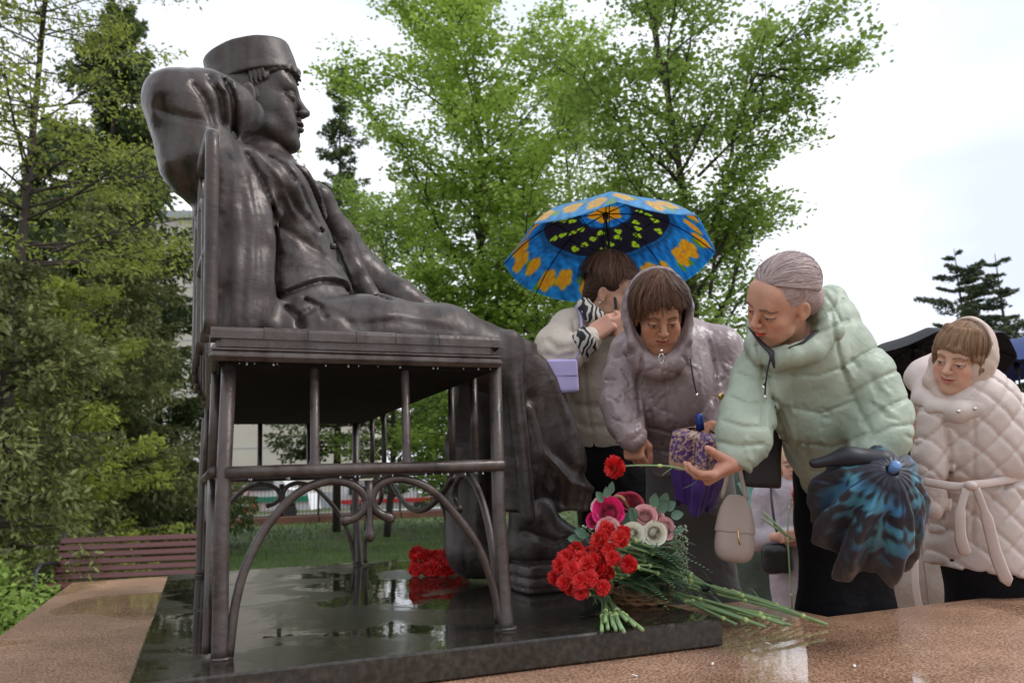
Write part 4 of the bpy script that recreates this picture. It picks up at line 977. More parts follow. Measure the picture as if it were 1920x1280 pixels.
def person(label, cat, hf, head, colf, j, hands, base_z, tone=(.52, .31, .21), thin=1., group=None, hh=.0034):
    """one continuous body: torso, limbs, neck, head and hands"""
    feet = (j['an'][0] + j['an'][1]) / 2
    root_base = V(feet[0], feet[1], base_z)
    b = S(); b.chain([j['nk'], j['ch'], j['pe']], [.075, .115 * thin, .112 * thin], k=.08)
    b.rc(j['sh'][0], j['sh'][1], .055, k=.05).rc(j['nk'], hf.w((0, -.045, -.17)), .052, .052, k=.04)
    for i in (0, 1):
        b.chain([j['sh'][i], j['el'][i], j['wr'][i]], [.040, .030, .024], k=.03)
        b.chain([j['pe'] * .5 + j['kn'][i] * .12 + j['pe'] * .38, j['kn'][i], j['an'][i]], [.085, .055, .036], k=.04)
        t = j['an'][i] + unit((j['kn'][i] - j['an'][i]) * V(1, 1, 0) + j.get('toe', V(-.3, -1, 0))) * .12; t[2] = base_z + .04; b.rc(j['an'][i], t, .036, .03, k=.02)
    bv, bf = b.mesh(.016); cs = np.tile(V(*tone), (len(bv), 1)); parts = [(bv, bf, cs)]
    v, f, l = place(head, hf, hh); parts.append((v, f, colf(l)))
    for fr, hd in hands:
        v, f, l = place(hd, fr, hh); c = np.tile(V(*tone), (len(v), 1)) * (1 - .12 * np.clip(-l[:, 2:3] / .01, 0, 1)) * V(1.04, .94, .92); parts.append((v, f, c))
    v, f, c = join(parts); o = mk('person', v, f, SKIN, None, True, root_base, c); return tag(o, label, cat, group)
def legs(s, j, r0=.10, r1=.075, r2=.065, flare=0., k=.04):
    for i in (0, 1): s.chain([j['pe'] * .72 + j['kn'][i] * .28, j['kn'][i], j['an'][i] + V(0, 0, .03)], [r0, r1, r2 + flare], k=k)
    s.rc(j['pe'] + V(0, 0, .05), j['pe'] - V(0, 0, .08), .158, .158, k=.06, sq=(j.get('front', V(.3, .9, 0)), .88)); return s
def shoes(par, j, bz, m):
    s = S()
    for i in (0, 1):
        a = j['an'][i].copy(); a[2] = bz + .06; t = a + unit(j.get('toe', V(-.3, -1, 0))) * .15; t[2] = bz + .045
        s.chain([a + V(0, 0, .08), a, t], [.048, .045, .04], k=.03)
    s.plane((0, 0, bz + .004), (0, 0, -1)); cloth('shoes', par, s, m, .009)
def under(p, z, dx=0., dy=0.): return V(p[0] + dx, p[1] + dy, z)
black_cloth = mat('black_trousers', (.006, .0055, .007), .9, spec=.2, bump=(8, .6, .03))
grey_cloth = mat('grey_trousers', (.085, .075, .07), .85, noise=(300, .2), sheen=.2, bump=(7, .6, .03))
boot = mat('boot_leather', (.015, .013, .012), .4)
metal = mat('steel_trim', (.7, .68, .65), .25, metal=1); gold = mat('gold_trim', (.7, .5, .2), .3, metal=1)
cord_b = mat('black_cord', (.012, .012, .015), .6)
def wrinkle(s, amp=.004, f=9, seed=1, ax=None):
    """soft sharp-crested cloth wrinkles"""
    s.warp(lambda p, d: d + amp * (1 - 2 * np.abs(vnoise(p, f, seed))) * .6 + amp * .5 * vnoise(p, f * 2.3, seed + 4)); return s

# ---- 1: woman in the sage green puffer jacket, bending over the plinth and holding out a carnation
D = 2.12
HF = Frame(J(1465, 564, D), cdir(-.84, -.46, .34), cdir(-.10, .86, .50) if False else cdir(-.16, .84, .52), .94)
hd = head_field(jaw=1.06, nose=.95, cheek=1.02, lips=.95, open_=.45)
fc = face_col((.58, .315, .215), (.13, .085, .075), (.62, .10, .08), .8, 1., .45)
j = dict(nk=J(1508, 640, 2.24), ch=J(1545, 740, 2.36), pe=J(1580, 925, 2.62), sh=[J(1446, 672, 2.30), J(1588, 676, 2.33)],
         el=[J(1404, 772, 2.20), J(1672, 775, 2.24)], wr=[J(1378, 868, 2.10), J(1632, 862, 2.17)])
j['kn'] = [V(*(J(1545, 1050, 2.62)[:2]), -.10), V(*(J(1608, 1050, 2.66)[:2]), -.10)]; j['an'] = [under(j['kn'][0], S2 + .08, .04, .06), under(j['kn'][1], S2 + .08, .05, .06)]
HR = Frame(J(1374, 872, 2.095), cdir(-.80, -.36, .28), cdir(.30, -.80, .45), .98)       # open palm up, thumb towards the stem
HL = Frame(J(1622, 868, 2.20), cdir(-.6, -.5, -.2), cdir(-.3, .7, -.5), .95)
w1 = person('woman in a sage green puffer jacket bending forward with a carnation in her hand', 'person', HF, hd, fc, j,
            [(HR, hand_field((30, 38, 44, 50), (36, -12), 4, side=-1, mcp=(26, 34, 40, 46), thumb_in=.2)), (HL, hand_field((70, 70, 70, 70), (40, 30), 2, side=1))], S2, (.55, .30, .215))
# hair: lilac grey, swept back over the ears and gathered low at the nape
s = S().ell((0, -.022, .045), (.0805, .101, .086), k=.01).ell((0, -.085, -.03), (.062, .05, .06), k=.03).ell((0, -.115, -.055), (.04, .035, .05), k=.03)
s.fn(lambda p: (p[:, 1] - (.030 + .055 * np.clip((p[:, 2] - .045) / .05, 0, 1))) * .8 , (-.2,) * 3, (.2,) * 3, op='i', k=.012) if False else None
s.ell((0, .128, -.022), (.10, .082, .080), k=.014, op='s')
s.ell((.085, -.002, -.035), (.03, .045, .045), k=.014, op='s').ell((-.085, -.002, -.035), (.03, .045, .045), k=.014, op='s')
s.crease([(.02, .1, .12), (.018, .02, .135)], .004, .004, (0, 0, 1), (1, .05))
hair(w1, s, HF, (.335, .235, .232), (.52, .41, .39), lambda p: np.arctan2(p[:, 0] + .01, p[:, 2] + .06 + .35 * p[:, 1]), 46, .0016)
def bst(u, q): return az((u - .5) * 3.0 + q.normal() * .05, .62 - .30 * abs(u - .5) ** 1.5 * 2 + q.uniform(0, .9) * (q.random() < .6))
def ben(u, q): s_ = (u - .5) * 2; return V(s_ * .55 + q.normal() * .08, -.9, -.35 + q.normal() * .12)
strands(w1, HF, 2200, (0, -.022, .045), (.0818, .1022, .0872), bst, ben, (.30, .205, .20), (.62, .50, .47), 3, 12, .0010, .12, .002)
# jacket
JG = mat('green_jacket', (.405, .465, .365), .42, noise=(6, .16), bump=(26, .35, .012), bump2=(110, .12, .002), spec=.4)
s = S()
s.chain([J(1508, 668, 2.28), J(1535, 740, 2.36), J(1563, 825, 2.46), J(1586, 895, 2.56)], [.140, .150, .140, .132], k=.06)
s.chain([J(1470, 695, 2.25), J(1506, 780, 2.30), J(1550, 860, 2.40)], [.072, .074, .070], k=.04)
s.ell(J(1588, 903, 2.54), (.132, .14, .068), k=.03)
s.chain([J(1447, 664, 2.30), J(1422, 715, 2.25), J(1402, 778, 2.195)], [.080, .074, .074], k=.035)
s.chain([J(1402, 778, 2.195), J(1394, 820, 2.14), J(1384, 852, 2.115)], [.080, .074, .056], k=.02)
s.chain([J(1582, 662, 2.30), J(1618, 716, 2.27), J(1645, 778, 2.24)], [.088, .092, .092], k=.035)
s.chain([J(1645, 780, 2.24), J(1648, 815, 2.20), J(1636, 848, 2.17)], [.092, .082, .06], k=.03)
s.chain([J(1520, 610, 2.26), J(1560, 645, 2.31), J(1580, 660, 2.33)], [.07, .085, .085], k=.04)
# raised collar and hood lying on the back
ring = [HF.w(p) for p in ((-.085, .055, -.125), (-.045, .082, -.145), (.0, .085, -.150), (.05, .06, -.150), (.095, -.01, -.135), (.10, -.07, -.10), (.06, -.125, -.075), (-.02, -.14, -.08), (-.09, -.09, -.11), (-.105, .0, -.13))]
s.chain(ring + [ring[0]], [.030, .028, .027, .030, .036, .044, .047, .046, .038, .032, .030], k=.022)
s.chain([J(1498, 610, 2.22), J(1540, 590, 2.26), J(1572, 600, 2.33), J(1560, 560, 2.36)], [.035, .045, .05, .045], k=.03)
s.ell(J(1552, 600, 2.34), (.070, .08, .065), k=.03)
s.ell(HF.w((0, -.02, -.075)), (.070, .070, .055), k=.01, op='s', rot=HF.m)
s.ell(J(1536, 560, 2.26), (.035, .05, .05), k=.02, op='s')
for l, dp, wd_ in (([(1560, 590), (1572, 660), (1590, 720), (1612, 770), (1630, 800)], .016, .010), ([(1580, 690), (1612, 668), (1650, 648)], .014, .009), ([(1592, 742), (1640, 712), (1690, 692)], .014, .009),
                  ([(1618, 792), (1660, 765), (1712, 742)], .014, .009), ([(1630, 822), (1672, 800), (1715, 796)], .012, .009), ([(1440, 695), (1452, 760), (1472, 820), (1500, 880), (1522, 915)], .018, .009),
                  ([(1452, 695), (1466, 760), (1488, 820), (1515, 880)], -.006, .010), ([(1480, 640), (1486, 700), (1490, 760), (1496, 830), (1530, 900)], .006, .006),
                  ([(1482, 700), (1530, 705), (1575, 690)], .013, .009), ([(1488, 765), (1540, 775), (1600, 752)], .014, .009), ([(1500, 830), (1560, 838), (1630, 812)], .014, .009), ([(1518, 880), (1570, 888), (1640, 868)], .012, .009),
                  ([(1385, 700), (1420, 712), (1450, 705)], .012, .009), ([(1372, 745), (1405, 758), (1440, 752)], .013, .009), ([(1360, 790), (1395, 800), (1432, 800)], .013, .009), ([(1350, 828), (1384, 836), (1425, 832)], .014, .009),
                  ([(1420, 650), (1430, 690), (1432, 740), (1430, 790)], .014, .010), ([(1495, 612), (1530, 605), (1560, 580), (1580, 560)], .010, .008), ([(1515, 625), (1550, 618), (1590, 600)], .012, .009), ([(1540, 545), (1560, 570), (1575, 600)], .010, .008)):
    PC(s, l, 2.25, dp * .55, wd_ * .5, .16); PC(s, l, 2.25, dp * .10, wd_ * 2.2, .16)
rr_ = np.random.default_rng(5)
for k in range(34):                                   # short pulls running into the seams
    x, y = rr_.uniform(1380, 1700), rr_.uniform(660, 900); a = rr_.normal(1.2, .5); L_ = rr_.uniform(14, 34)
    PC(s, [(x, y), (x + math.cos(a) * L_ * .6, y + math.sin(a) * L_ * .5), (x + math.cos(a) * L_, y + math.sin(a) * L_)], 2.25, rr_.choice([.006, -.005]), .0055, .16)
wrinkle(s, .0022, 9, 2)
s.warp(lambda p, d: d + .0016 * (.5 - np.abs(vnoise(p * V(1, 1, .6), 24, 27))))
s.plane(J(1377, 872, 2.105), cdir(-.42, -.85, .1), .006)
cloth('jacket', w1, s, JG, .0052)
legs_j = dict(j); cloth('trousers', w1, legs(S(), j, .125, .10, .088), black_cloth, .014); shoes(w1, j, S2, boot)
# dark trim, scarf ends and drawstrings
dk = mat('dark_trim', (.02, .02, .028), .55)
MB().tube([J(1478, 652, 2.085), J(1505, 642, 2.09), J(1530, 622, 2.12), J(1545, 606, 2.16)], [.004, .010, .012, .008], 8, flat=.35).build('collar_trim', dk, w1)
MB().tube([J(1402, 612, 2.16), J(1425, 640, 2.12), J(1446, 660, 2.10), J(1452, 690, 2.10)], [.003, .011, .016, .004], 8, flat=.3).build('scarf_end', dk, w1)
for l in ([(1448, 662), (1440, 690), (1436, 715), (1431, 722)], [(1446, 664), (1438, 700), (1434, 740)][:3]):
    q = spline([J(x, y, 2.10) for x, y in l], 5); MB().tube(q, .0022, 6).build('drawstring', cord_b, w1); MB().tube([q[-1], q[-1] - V(0, 0, .012)], .0036, 8).build('cord_tip', metal, w1)

# ---- 2: woman in the mauve hooded coat
D = 2.5
HF = Frame(J(1234, 590, D), cdir(.02, -.42, .90), cdir(-.03, .82, .56), .93)
hd = head_field(jaw=1.08, nose=1.0, cheek=1.04, lips=.85, open_=.38, smile=.4)
fc = face_col((.46, .225, .135), (.07, .045, .035), (.42, .13, .10), .6, .95, .38, .4)
j = dict(nk=J(1238, 655, 2.62), ch=J(1262, 720, 2.7), pe=J(1292, 880, 2.85), sh=[J(1180, 655, 2.66), J(1352, 652, 2.70)],
         el=[J(1160, 752, 2.60), J(1372, 760, 2.62)], wr=[J(1184, 818, 2.50), J(1338, 800, 2.52)])
j['kn'] = [V(*(J(1255, 1010, 2.85)[:2]), -.08), V(*(J(1335, 1010, 2.85)[:2]), -.08)]; j['an'] = [under(j['kn'][0], S2 + .08, .01, .03), under(j['kn'][1], S2 + .08, .03, .03)]
HR = Frame(J(1187, 812, 2.53), cdir(.02, -.95, .15), cdir(-.55, .10, .80), .95)
HL = Frame(J(1346, 800, 2.50), cdir(-.55, -.70, .35), cdir(.45, .25, .8), .92)
w2 = person('woman in a mauve hooded coat looking down, holding a folded purple umbrella', 'person', HF, hd, fc, j,
            [(HR, hand_field((62, 66, 70, 74), (30, 34), 2, side=1, mcp=(50, 52, 55, 58))), (HL, hand_field((48, 50, 54, 58), (38, 20), 3, side=-1, mcp=(40, 42, 45, 48)))], S2, (.50, .26, .17))
s = S().ell((0, -.015, .045), (.083, .102, .086), k=.01)
for i in range(13):                                   # soft fringe falling from the crown
    a = -1.15 + i * .19; x = math.sin(a); s.rc((x * .050, .045 * math.cos(a) + .005, .108), (x * .076, .020 + .070 * math.cos(a * .9), .082 - .036 * abs(x) + .012 * math.sin(i * 2.1)), .012, .008, k=.016)
s.ell((0, .14, -.03), (.058, .08, .075), k=.012, op='s')
hair(w2, s, HF, (.045, .020, .013), (.14, .07, .045), lambda p: np.arctan2(p[:, 0], p[:, 1] + .01 + .3 * np.sin(p[:, 2] * 60) * .02), 26, .0022)
st_, en_ = crown_style(.46, -.42, -.6, .09)
strands(w2, HF, 2200, (0, -.008, .040), (.089, .104, .093), st_, en_, (.032, .014, .009), (.17, .085, .05), 4, 10, .0013, .45, .007)
CM = mat('mauve_coat', (.30, .225, .225), .27, noise=(9, .35, (.25, .185, .19)), bump=(30, .45, .01), bump2=(130, .15, .002), coat=.12, coatr=.3)
s = S()
s.chain([J(1240, 668, 2.65), J(1262, 730, 2.70), J(1278, 805, 2.78), J(1293, 885, 2.85)], [.13, .165, .132, .150], k=.06)
s.chain([J(1190, 660, 2.66), J(1264, 640, 2.72), J(1345, 655, 2.70)], [.075, .09, .085], k=.05)
s.chain([J(1186, 664, 2.66), J(1172, 710, 2.64), J(1168, 758, 2.60)], [.074, .070, .066], k=.035)
s.chain([J(1164, 760, 2.60), J(1172, 790, 2.55), J(1185, 818, 2.50)], [.066, .058, .050], k=.03)
s.chain([J(1350, 660, 2.70), J(1366, 710, 2.67), J(1368, 762, 2.62)], [.078, .074, .068], k=.035)
s.chain([J(1368, 765, 2.62), J(1355, 785, 2.55), J(1345, 798, 2.53)], [.07, .056, .046], k=.03)
# hood worn up
def hoodf(fr, off=.0, thick=.012):
    def f(p):
        q = fr.l(p); c_ = V(0, -.03, .0); r_ = V(.112, .112, .150); e = (q - c_) / r_; k0 = np.sqrt((e ** 2).sum(1)); k1 = np.sqrt((((q - c_) / r_ ** 2) ** 2).sum(1)) + 1e-9
        d = k0 * (k0 - 1) / k1; d = np.abs(d) - thick
        cut = (q[:, 1] - (.012 - .050 * np.clip(q[:, 2] / .12, -1, 1)))
        return np.maximum(d, cut)
    return f
s.fn(hoodf(HF), HF.o - .19, HF.o + .19, k=.012)
rg = [HF.w((math.sin(a) * .108, .010 - .052 * math.cos(a) + .02 * (math.cos(a) < -.3), .0 + .148 * math.cos(a))) for a in np.linspace(0, 2 * math.pi, 19)]
s.chain(rg, [.007 + .005 * (1 - math.cos(a)) for a in np.linspace(0, 2 * math.pi, 19)], k=.012)
s.chain([HF.w((-.085, .03, -.12)), HF.w((-.04, .075, -.155)), HF.w((.0, .085, -.165)), HF.w((.05, .07, -.155)), HF.w((.09, .02, -.12))], [.034, .034, .033, .034, .034], k=.03)
for l, dp, wd_ in (([(1243, 680), (1248, 760), (1262, 820), (1280, 880)], .010, .006), ([(1268, 690), (1278, 760), (1300, 800)], .007, .006), ([(1200, 700), (1230, 690), (1262, 700)], .008, .006), ([(1330, 640), (1342, 700), (1340, 760)], .012, .008),
                  ([(1205, 670), (1196, 720), (1200, 780)], .012, .009), ([(1215, 800), (1262, 812), (1330, 800)], .016, .009), ([(1205, 838), (1270, 850), (1345, 842)], .010, .008), ([(1140, 745), (1165, 755), (1195, 748)], .008, .006), ([(1150, 785), (1175, 795), (1200, 785)], .008, .006)):
    PC(s, l, 2.6, dp * .7, wd_ * .6, .2)
for k in range(110):
    x, y = rr_.uniform(1150, 1380), rr_.uniform(660, 870); a = rr_.normal(1.9 if x < 1260 else 1.2, .55); L_ = rr_.uniform(14, 34)
    PC(s, [(x, y), (x + math.cos(a) * L_ * .5 + 2, y + math.sin(a) * L_ * .5), (x + math.cos(a) * L_, y + math.sin(a) * L_)], 2.6, rr_.choice([.0055, -.004]), .0034, .2)
wrinkle(s, .0015, 10, 7)
s.warp(lambda p, d: d + .0035 * (.5 - np.abs(vnoise(p * V(1, 1, .4), 26, 17))))
s.plane(J(1187, 820, 2.50), cdir(.05, -.98, .1), .005) if False else None
s.plane(J(1300, 893, 2.8), (0, 0, -1), .01)
cloth('coat', w2, s, CM, .0054)
s = S(); rcf(s, HF, (-.060, .02, -.06), (-.052, .035, -.125), .018, .022); rcf(s, HF, (-.052, .035, -.125), (-.01, .055, -.14), .02, .018); cloth('scarf', w2, s, mat('cream_scarf', (.62, .58, .48), .8, bump=(60, .3, .004)), .004)
cloth('trousers', w2, legs(S(), j, .115, .085, .075), grey_cloth, .014); shoes(w2, j, S2, boot)
MB().tube(spline([J(1294, 672, 2.48), J(1300, 710, 2.48), J(1306, 738, 2.49)], 5), .0022, 6).build('drawstring', cord_b, w2); MB().tube([J(1306, 737, 2.49), J(1307, 745, 2.49)], .004, 8).build('cord_tip', metal, w2)
MB().tube(spline([J(1188, 655, 2.50), J(1192, 675, 2.48), J(1194, 690, 2.48)], 5), .0022, 6).build('drawstring', cord_b, w2)
q = [J(1240, 655, 2.42), J(1240, 661, 2.42)]; MB().tube(q, .004, 8).build('zip_slider', metal, w2)
MB().tube([J(1240 + 5 * math.sin(a), 672 - 9 * math.cos(a), 2.42) for a in np.linspace(0, 6.283, 13)], .0022, 6).build('zip_pull', metal, w2)

# ---- 3: woman under the open umbrella
D = 3.1
HF = Frame(J(1148, 548, D), cdir(.74, -.30, .45), cdir(.18, .95, .20), .96)
hd = head_field(jaw=1.08, open_=.5); fc = face_col((.55, .31, .215), (.06, .04, .03), (.5, .16, .13), .6, .85, .4)
j = dict(nk=J(1130, 620, 3.15), ch=J(1125, 700, 3.18), pe=J(1150, 850, 3.2), sh=[J(1065, 618, 3.1), J(1190, 640, 3.25)],
         el=[J(1040, 672, 3.0), J(1200, 690, 3.1)], wr=[J(1112, 628, 2.9), J(1172, 640, 2.95)])
j['kn'] = [V(*(J(1118, 1000, 3.2)[:2]), -.05), V(*(J(1182, 1000, 3.2)[:2]), -.05)]; j['an'] = [under(j['kn'][0], S2 + .08), under(j['kn'][1], S2 + .08, .02)]
HR = Frame(J(1112, 625, 2.90), cdir(.80, .52, .10), cdir(-.25, .40, .85), 1.0); HL = Frame(J(1172, 632, 2.90), cdir(-.35, .92, .10), cdir(.15, .0, .95), .95)
w3 = person('woman in a beige jacket with zebra cuffs standing under the bright flowered umbrella', 'person', HF, hd, fc, j,
            [(HR, hand_field((52, 56, 60, 64), (20, 34), 2, side=1, mcp=(40, 46, 52, 56))), (HL, hand_field((80, 80, 80, 80), (40, 40), 2, side=-1, mcp=(60, 62, 64, 66)))], S2, (.56, .33, .24))
s = S().ell((0, -.022, .05), (.087, .104, .088), k=.01).ell((0, -.08, -.02), (.066, .045, .06), k=.03).rc((-.04, .05, .10), (.03, .065, .095), .025, .022, k=.02)
s.ell((0, .135, -.03), (.09, .075, .085), k=.012, op='s')
for x in (-1, 1): s.ell((x * .088, .01, -.025), (.03, .045, .045), k=.01, op='s')
hair(w3, s, HF, (.035, .018, .012), (.10, .055, .035), lambda p: np.arctan2(p[:, 0], p[:, 2] + .03) + 4 * p[:, 1], 26, .002)
st_, en_ = crown_style(.55, .18, -.40, .07)
strands(w3, HF, 2400, (0, -.030, .046), (.090, .106, .096), st_, en_, (.028, .014, .010), (.15, .08, .05), 6, 10, .0014, .30, .008)
CB = mat('beige_jacket', (.62, .54, .45), .6, noise=(6, .08), bump=(14, .5, .02), bump2=(120, .1, .002))
s = S()
s.chain([J(1122, 640, 3.18), J(1120, 710, 3.2), J(1135, 780, 3.22), J(1150, 825, 3.22)], [.15, .165, .16, .15], k=.06)
s.chain([J(1075, 620, 3.1), J(1130, 612, 3.2), J(1180, 640, 3.25)], [.085, .09, .08], k=.04)
s.chain([J(1068, 622, 3.1), J(1046, 650, 3.02), J(1046, 672, 2.98)], [.085, .082, .075], k=.04)
s.chain([J(1048, 670, 2.98), J(1076, 655, 2.94), J(1106, 634, 2.91)], [.074, .062, .046], k=.03)
s.chain([J(1190, 650, 3.2), J(1195, 690, 3.1), J(1178, 650, 2.97)], [.08, .065, .045], k=.03)
for l, dp, wd_ in (([(1030, 640), (1045, 655), (1070, 650)], .010, .010), ([(1025, 665), (1050, 672), (1085, 660)], .010, .012), ([(1090, 620), (1094, 680), (1100, 760), (1115, 835)], .010, .007), ([(1050, 740), (1080, 760), (1130, 765)], .007, .012), ([(1060, 780), (1100, 800), (1150, 800)], .007, .012), ([(1075, 600), (1080, 640), (1068, 690)], .010, .008)):
    PC(s, l, 3.0, dp, wd_, .25)
wrinkle(s, .004, 7, 9); s.plane(J(1150, 842, 3.1), (0, 0, -1), .01)
cloth('jacket', w3, s, CB, .008)
zb = mat('zebra_print', (.6, .55, .48), .6); N, K, b_ = nodes(zb); w_ = N.new('ShaderNodeTexWave'); w_.inputs['Scale'].default_value = 17; w_.inputs['Distortion'].default_value = 9; w_.inputs['Detail'].default_value = 1; w_.inputs['Detail Scale'].default_value = 1.2
tc_ = N.new('ShaderNodeTexCoord'); K.new(tc_.outputs['Object'], w_.inputs['Vector']); r_ = N.new('ShaderNodeValToRGB'); r_.color_ramp.interpolation = 'CONSTANT'; r_.color_ramp.elements[0].color = (.012, .012, .016, 1); r_.color_ramp.elements[1].position = .5; r_.color_ramp.elements[1].color = (.6, .55, .48, 1)
K.new(w_.outputs['Fac'], r_.inputs[0]); K.new(r_.outputs[0], b_.inputs['Base Color'])
s = S().chain([J(1086, 650, 2.93), J(1106, 634, 2.90)], [.058, .052], k=.01); s.plane(J(1082, 652, 2.93), cdir(-.8, -.5, 0), .003).plane(J(1109, 631, 2.90), cdir(.8, .5, 0), .003); cloth('cuff', w3, s, zb, .005)
s = S().chain([J(1096, 572, 3.0), J(1112, 592, 2.98), J(1140, 612, 3.0), J(1172, 612, 3.05)], [.03, .032, .034, .03], k=.02); cloth('collar', w3, s, zb, .005)
cloth('trousers', w3, legs(S(), j, .115, .085, .07), black_cloth, .014); shoes(w3, j, S2, boot)
MB().tube([HF.w((.080, -.004, -.038)), HF.w((.081, -.004, -.044)), HF.w((.080, -.004, -.052))], [.003, .005, .003], 8).build('earring', metal, w3)

# ---- 4: woman in the quilted belted coat
D = 2.68
HF = Frame(J(1802, 672, D), cdir(-.78, -.20, .58), cdir(-.04, .95, .28), .95)
hd = head_field(jaw=1.0, cheek=1.04, nose=.98, lips=.85, open_=.5, smile=.9)
fc = face_col((.62, .36, .26), (.20, .12, .08), (.52, .17, .15), .75, .7, .5, .9)
j = dict(nk=J(1822, 750, 2.72), ch=J(1838, 830, 2.74), pe=J(1850, 990, 2.78), sh=[J(1760, 770, 2.72), J(1900, 770, 2.74)],
         el=[J(1748, 860, 2.72), J(1925, 870, 2.74)], wr=[J(1755, 950, 2.66), J(1940, 960, 2.7)])
j['kn'] = [V(*(J(1805, 1100, 2.78)[:2]), -.33), V(*(J(1875, 1100, 2.8)[:2]), -.33)]; j['an'] = [under(j['kn'][0], S2 - .0 + .08), under(j['kn'][1], S2 + .08)]
w4 = person('woman in a pale quilted coat with tied belt and beige head covering', 'person', HF, hd, fc, j,
            [], S2, (.58, .34, .25))
s = S().ell((0, -.015, .048), (.084, .102, .086), k=.01)
for i in range(17):
    a = -1.35 + i * .17; x = math.sin(a); s.rc((x * .052, .045 * math.cos(a) + .005, .110), (x * .078, .016 + .080 * math.cos(a), .058 - .050 * abs(x) ** 3 + .006 * math.sin(i * 2.3)), .012, .007, k=.014)
for x in (-1, 1): s.chain([(x * .076, .028, .03), (x * .076, .020, -.02), (x * .070, .026, -.05)], [.014, .011, .004], k=.012)
hair(w4, s, HF, (.13, .07, .04), (.34, .205, .125), lambda p: np.arctan2(p[:, 0], p[:, 1] + .01), 30, .0018)
st_, en_ = crown_style(.14, -.48, -.6)
strands(w4, HF, 2200, (0, -.008, .044), (.0875, .1045, .088), st_, en_, (.10, .048, .026), (.38, .23, .13), 7, 10, .0013, .07, .002)
sc_m = mat('beige_scarf', (.60, .47, .40), .7, bump=(20, .4, .01)); s = S()
def scarf(p):
    q = HF.l(p); c = V(0, -.034, .000); rr = V(.099, .102, .142); e = (q - c) / rr; k0 = np.sqrt((e ** 2).sum(1)); k1 = np.sqrt((((q - c) / rr ** 2) ** 2).sum(1)) + 1e-9
    d = np.abs(k0 * (k0 - 1) / k1) - .006; cut = q[:, 1] - (.012 - .045 * np.clip(q[:, 2] / .1, -1, 1) + .045 * np.clip(-q[:, 0] / .07, 0, 1) * np.clip(1.2 - q[:, 2] / .1, 0, 1)); return np.maximum(d, cut)
s.fn(scarf, HF.o - .19, HF.o + .19, k=.01)
s.chain([HF.w((.085, .01, -.03)), HF.w((.075, .03, -.10)), HF.w((.03, .05, -.14)), HF.w((-.03, .05, -.14))], [.02, .03, .028, .022], k=.02)
wrinkle(s, .003, 12, 3); cloth('scarf', w4, s, sc_m, .0045)
CQ = mat('quilted_coat', (.66, .555, .51), .55, noise=(6, .10), bump=(40, .25, .006), bump2=(130, .1, .002))
def coatS():
    s = S()
    s.chain([J(1828, 765, 2.73), J(1838, 830, 2.76), J(1842, 905, 2.78), J(1850, 985, 2.80), J(1856, 1060, 2.81), J(1858, 1150, 2.81)], [.150, .165, .148, .178, .198, .205], k=.07)
    s.chain([J(1772, 778, 2.72), J(1830, 755, 2.76), J(1896, 778, 2.74)], [.07, .09, .07], k=.04)
    s.chain([J(1762, 782, 2.72), J(1750, 850, 2.72), J(1752, 945, 2.68)], [.070, .062, .052], k=.035)
    s.chain([J(1902, 780, 2.74), J(1925, 850, 2.74), J(1932, 950, 2.7)], [.08, .07, .055], k=.035)
    return s
s = coatS()
rgt = V(math.cos(HEAD), -math.sin(HEAD), 0)
def quilt(p, d):
    X = p @ rgt; Z = p[:, 2]; o = 0
    for sg in (1, -1):
        u = (X * 1.0 + sg * Z * .92) / .096; o = o + .0095 * (1 - np.abs(np.sin(math.pi * u))) ** 4
    return d + np.where(np.abs(d) < .04, o, 0)
s.warp(quilt)
PC(s, [(1826, 760), (1826, 900), (1824, 960), (1822, 1010)], 2.6, .008, .006, .2)
PC(s, [(1740, 902), (1800, 910), (1850, 912), (1925, 900)], 2.6, .02, .018, .25)
PC(s, [(1772, 790), (1782, 850), (1778, 930), (1768, 980)], 2.6, .014, .008, .25)
wrinkle(s, .003, 9, 12)
hp = J(1745, 1062, 2.65); s.fn(lambda p: hp[2] - .0 + (-.15) * (p @ rgt - hp @ rgt) - p[:, 2], (-BIG,) * 3, (BIG,) * 3, k=.01, op='i')
cloth('coat', w4, s, CQ, .0056)
s = S(); q = [HF.w(p) for p in ((-.10, .04, -.15), (-.05, .09, -.165), (.02, .09, -.175), (.09, .04, -.17), (.13, -.05, -.13), (.08, -.14, -.10), (-.05, -.14, -.11), (-.11, -.05, -.14))]
s.chain(q + [q[0]], [.032, .032, .034, .042, .05, .05, .046, .038, .032], k=.03); s.chain([HF.w((.10, -.02, -.13)), HF.w((.15, -.06, -.12)), HF.w((.12, -.12, -.08))], [.05, .055, .05], k=.03); wrinkle(s, .004, 8, 5)
s.crease([HF.w((-.1, .06, -.17)), HF.w((0, .13, -.18)), HF.w((.1, .08, -.19)), HF.w((.16, -.02, -.16))], .012, .006)
cloth('hood', w4, s, CQ, .0052)
bt_ = mat('coat_belt', (.58, .47, .43), .6, bump=(60, .3, .004)); PX = lambda x, y, d: J(x, y, d)
def ribbon(name, pts, w, th, m, par, up=None):
    b = MB(); q = spline(pts, 5); b.tube(q, w, 8, flat=th, up0=up); return b.build(name, m, par)
fwv = unit(CAMP - J(1840, 950, 2.6))
for l in ([(1732, 902), (1765, 908), (1800, 912), (1822, 908)], [(1822, 908), (1850, 906), (1890, 899), (1935, 892)]):
    ribbon('belt', [J(x, y, 2.575 + .09 * ((x - 1830) / 100) ** 2) for x, y in l], .014, .35, bt_, w4, fwv)
s = S().ell(J(1820, 910, 2.555), (.020, .020, .016)); cloth('belt_knot', w4, s, bt_, .004)
ribbon('belt_end', [J(1812, 915, 2.555), J(1800, 960, 2.55), J(1802, 1010, 2.55), J(1812, 1042, 2.555)], [.012] * 5 + [.017] * 5 + [.019] * 5 + [.004], .25, bt_, w4, fwv)
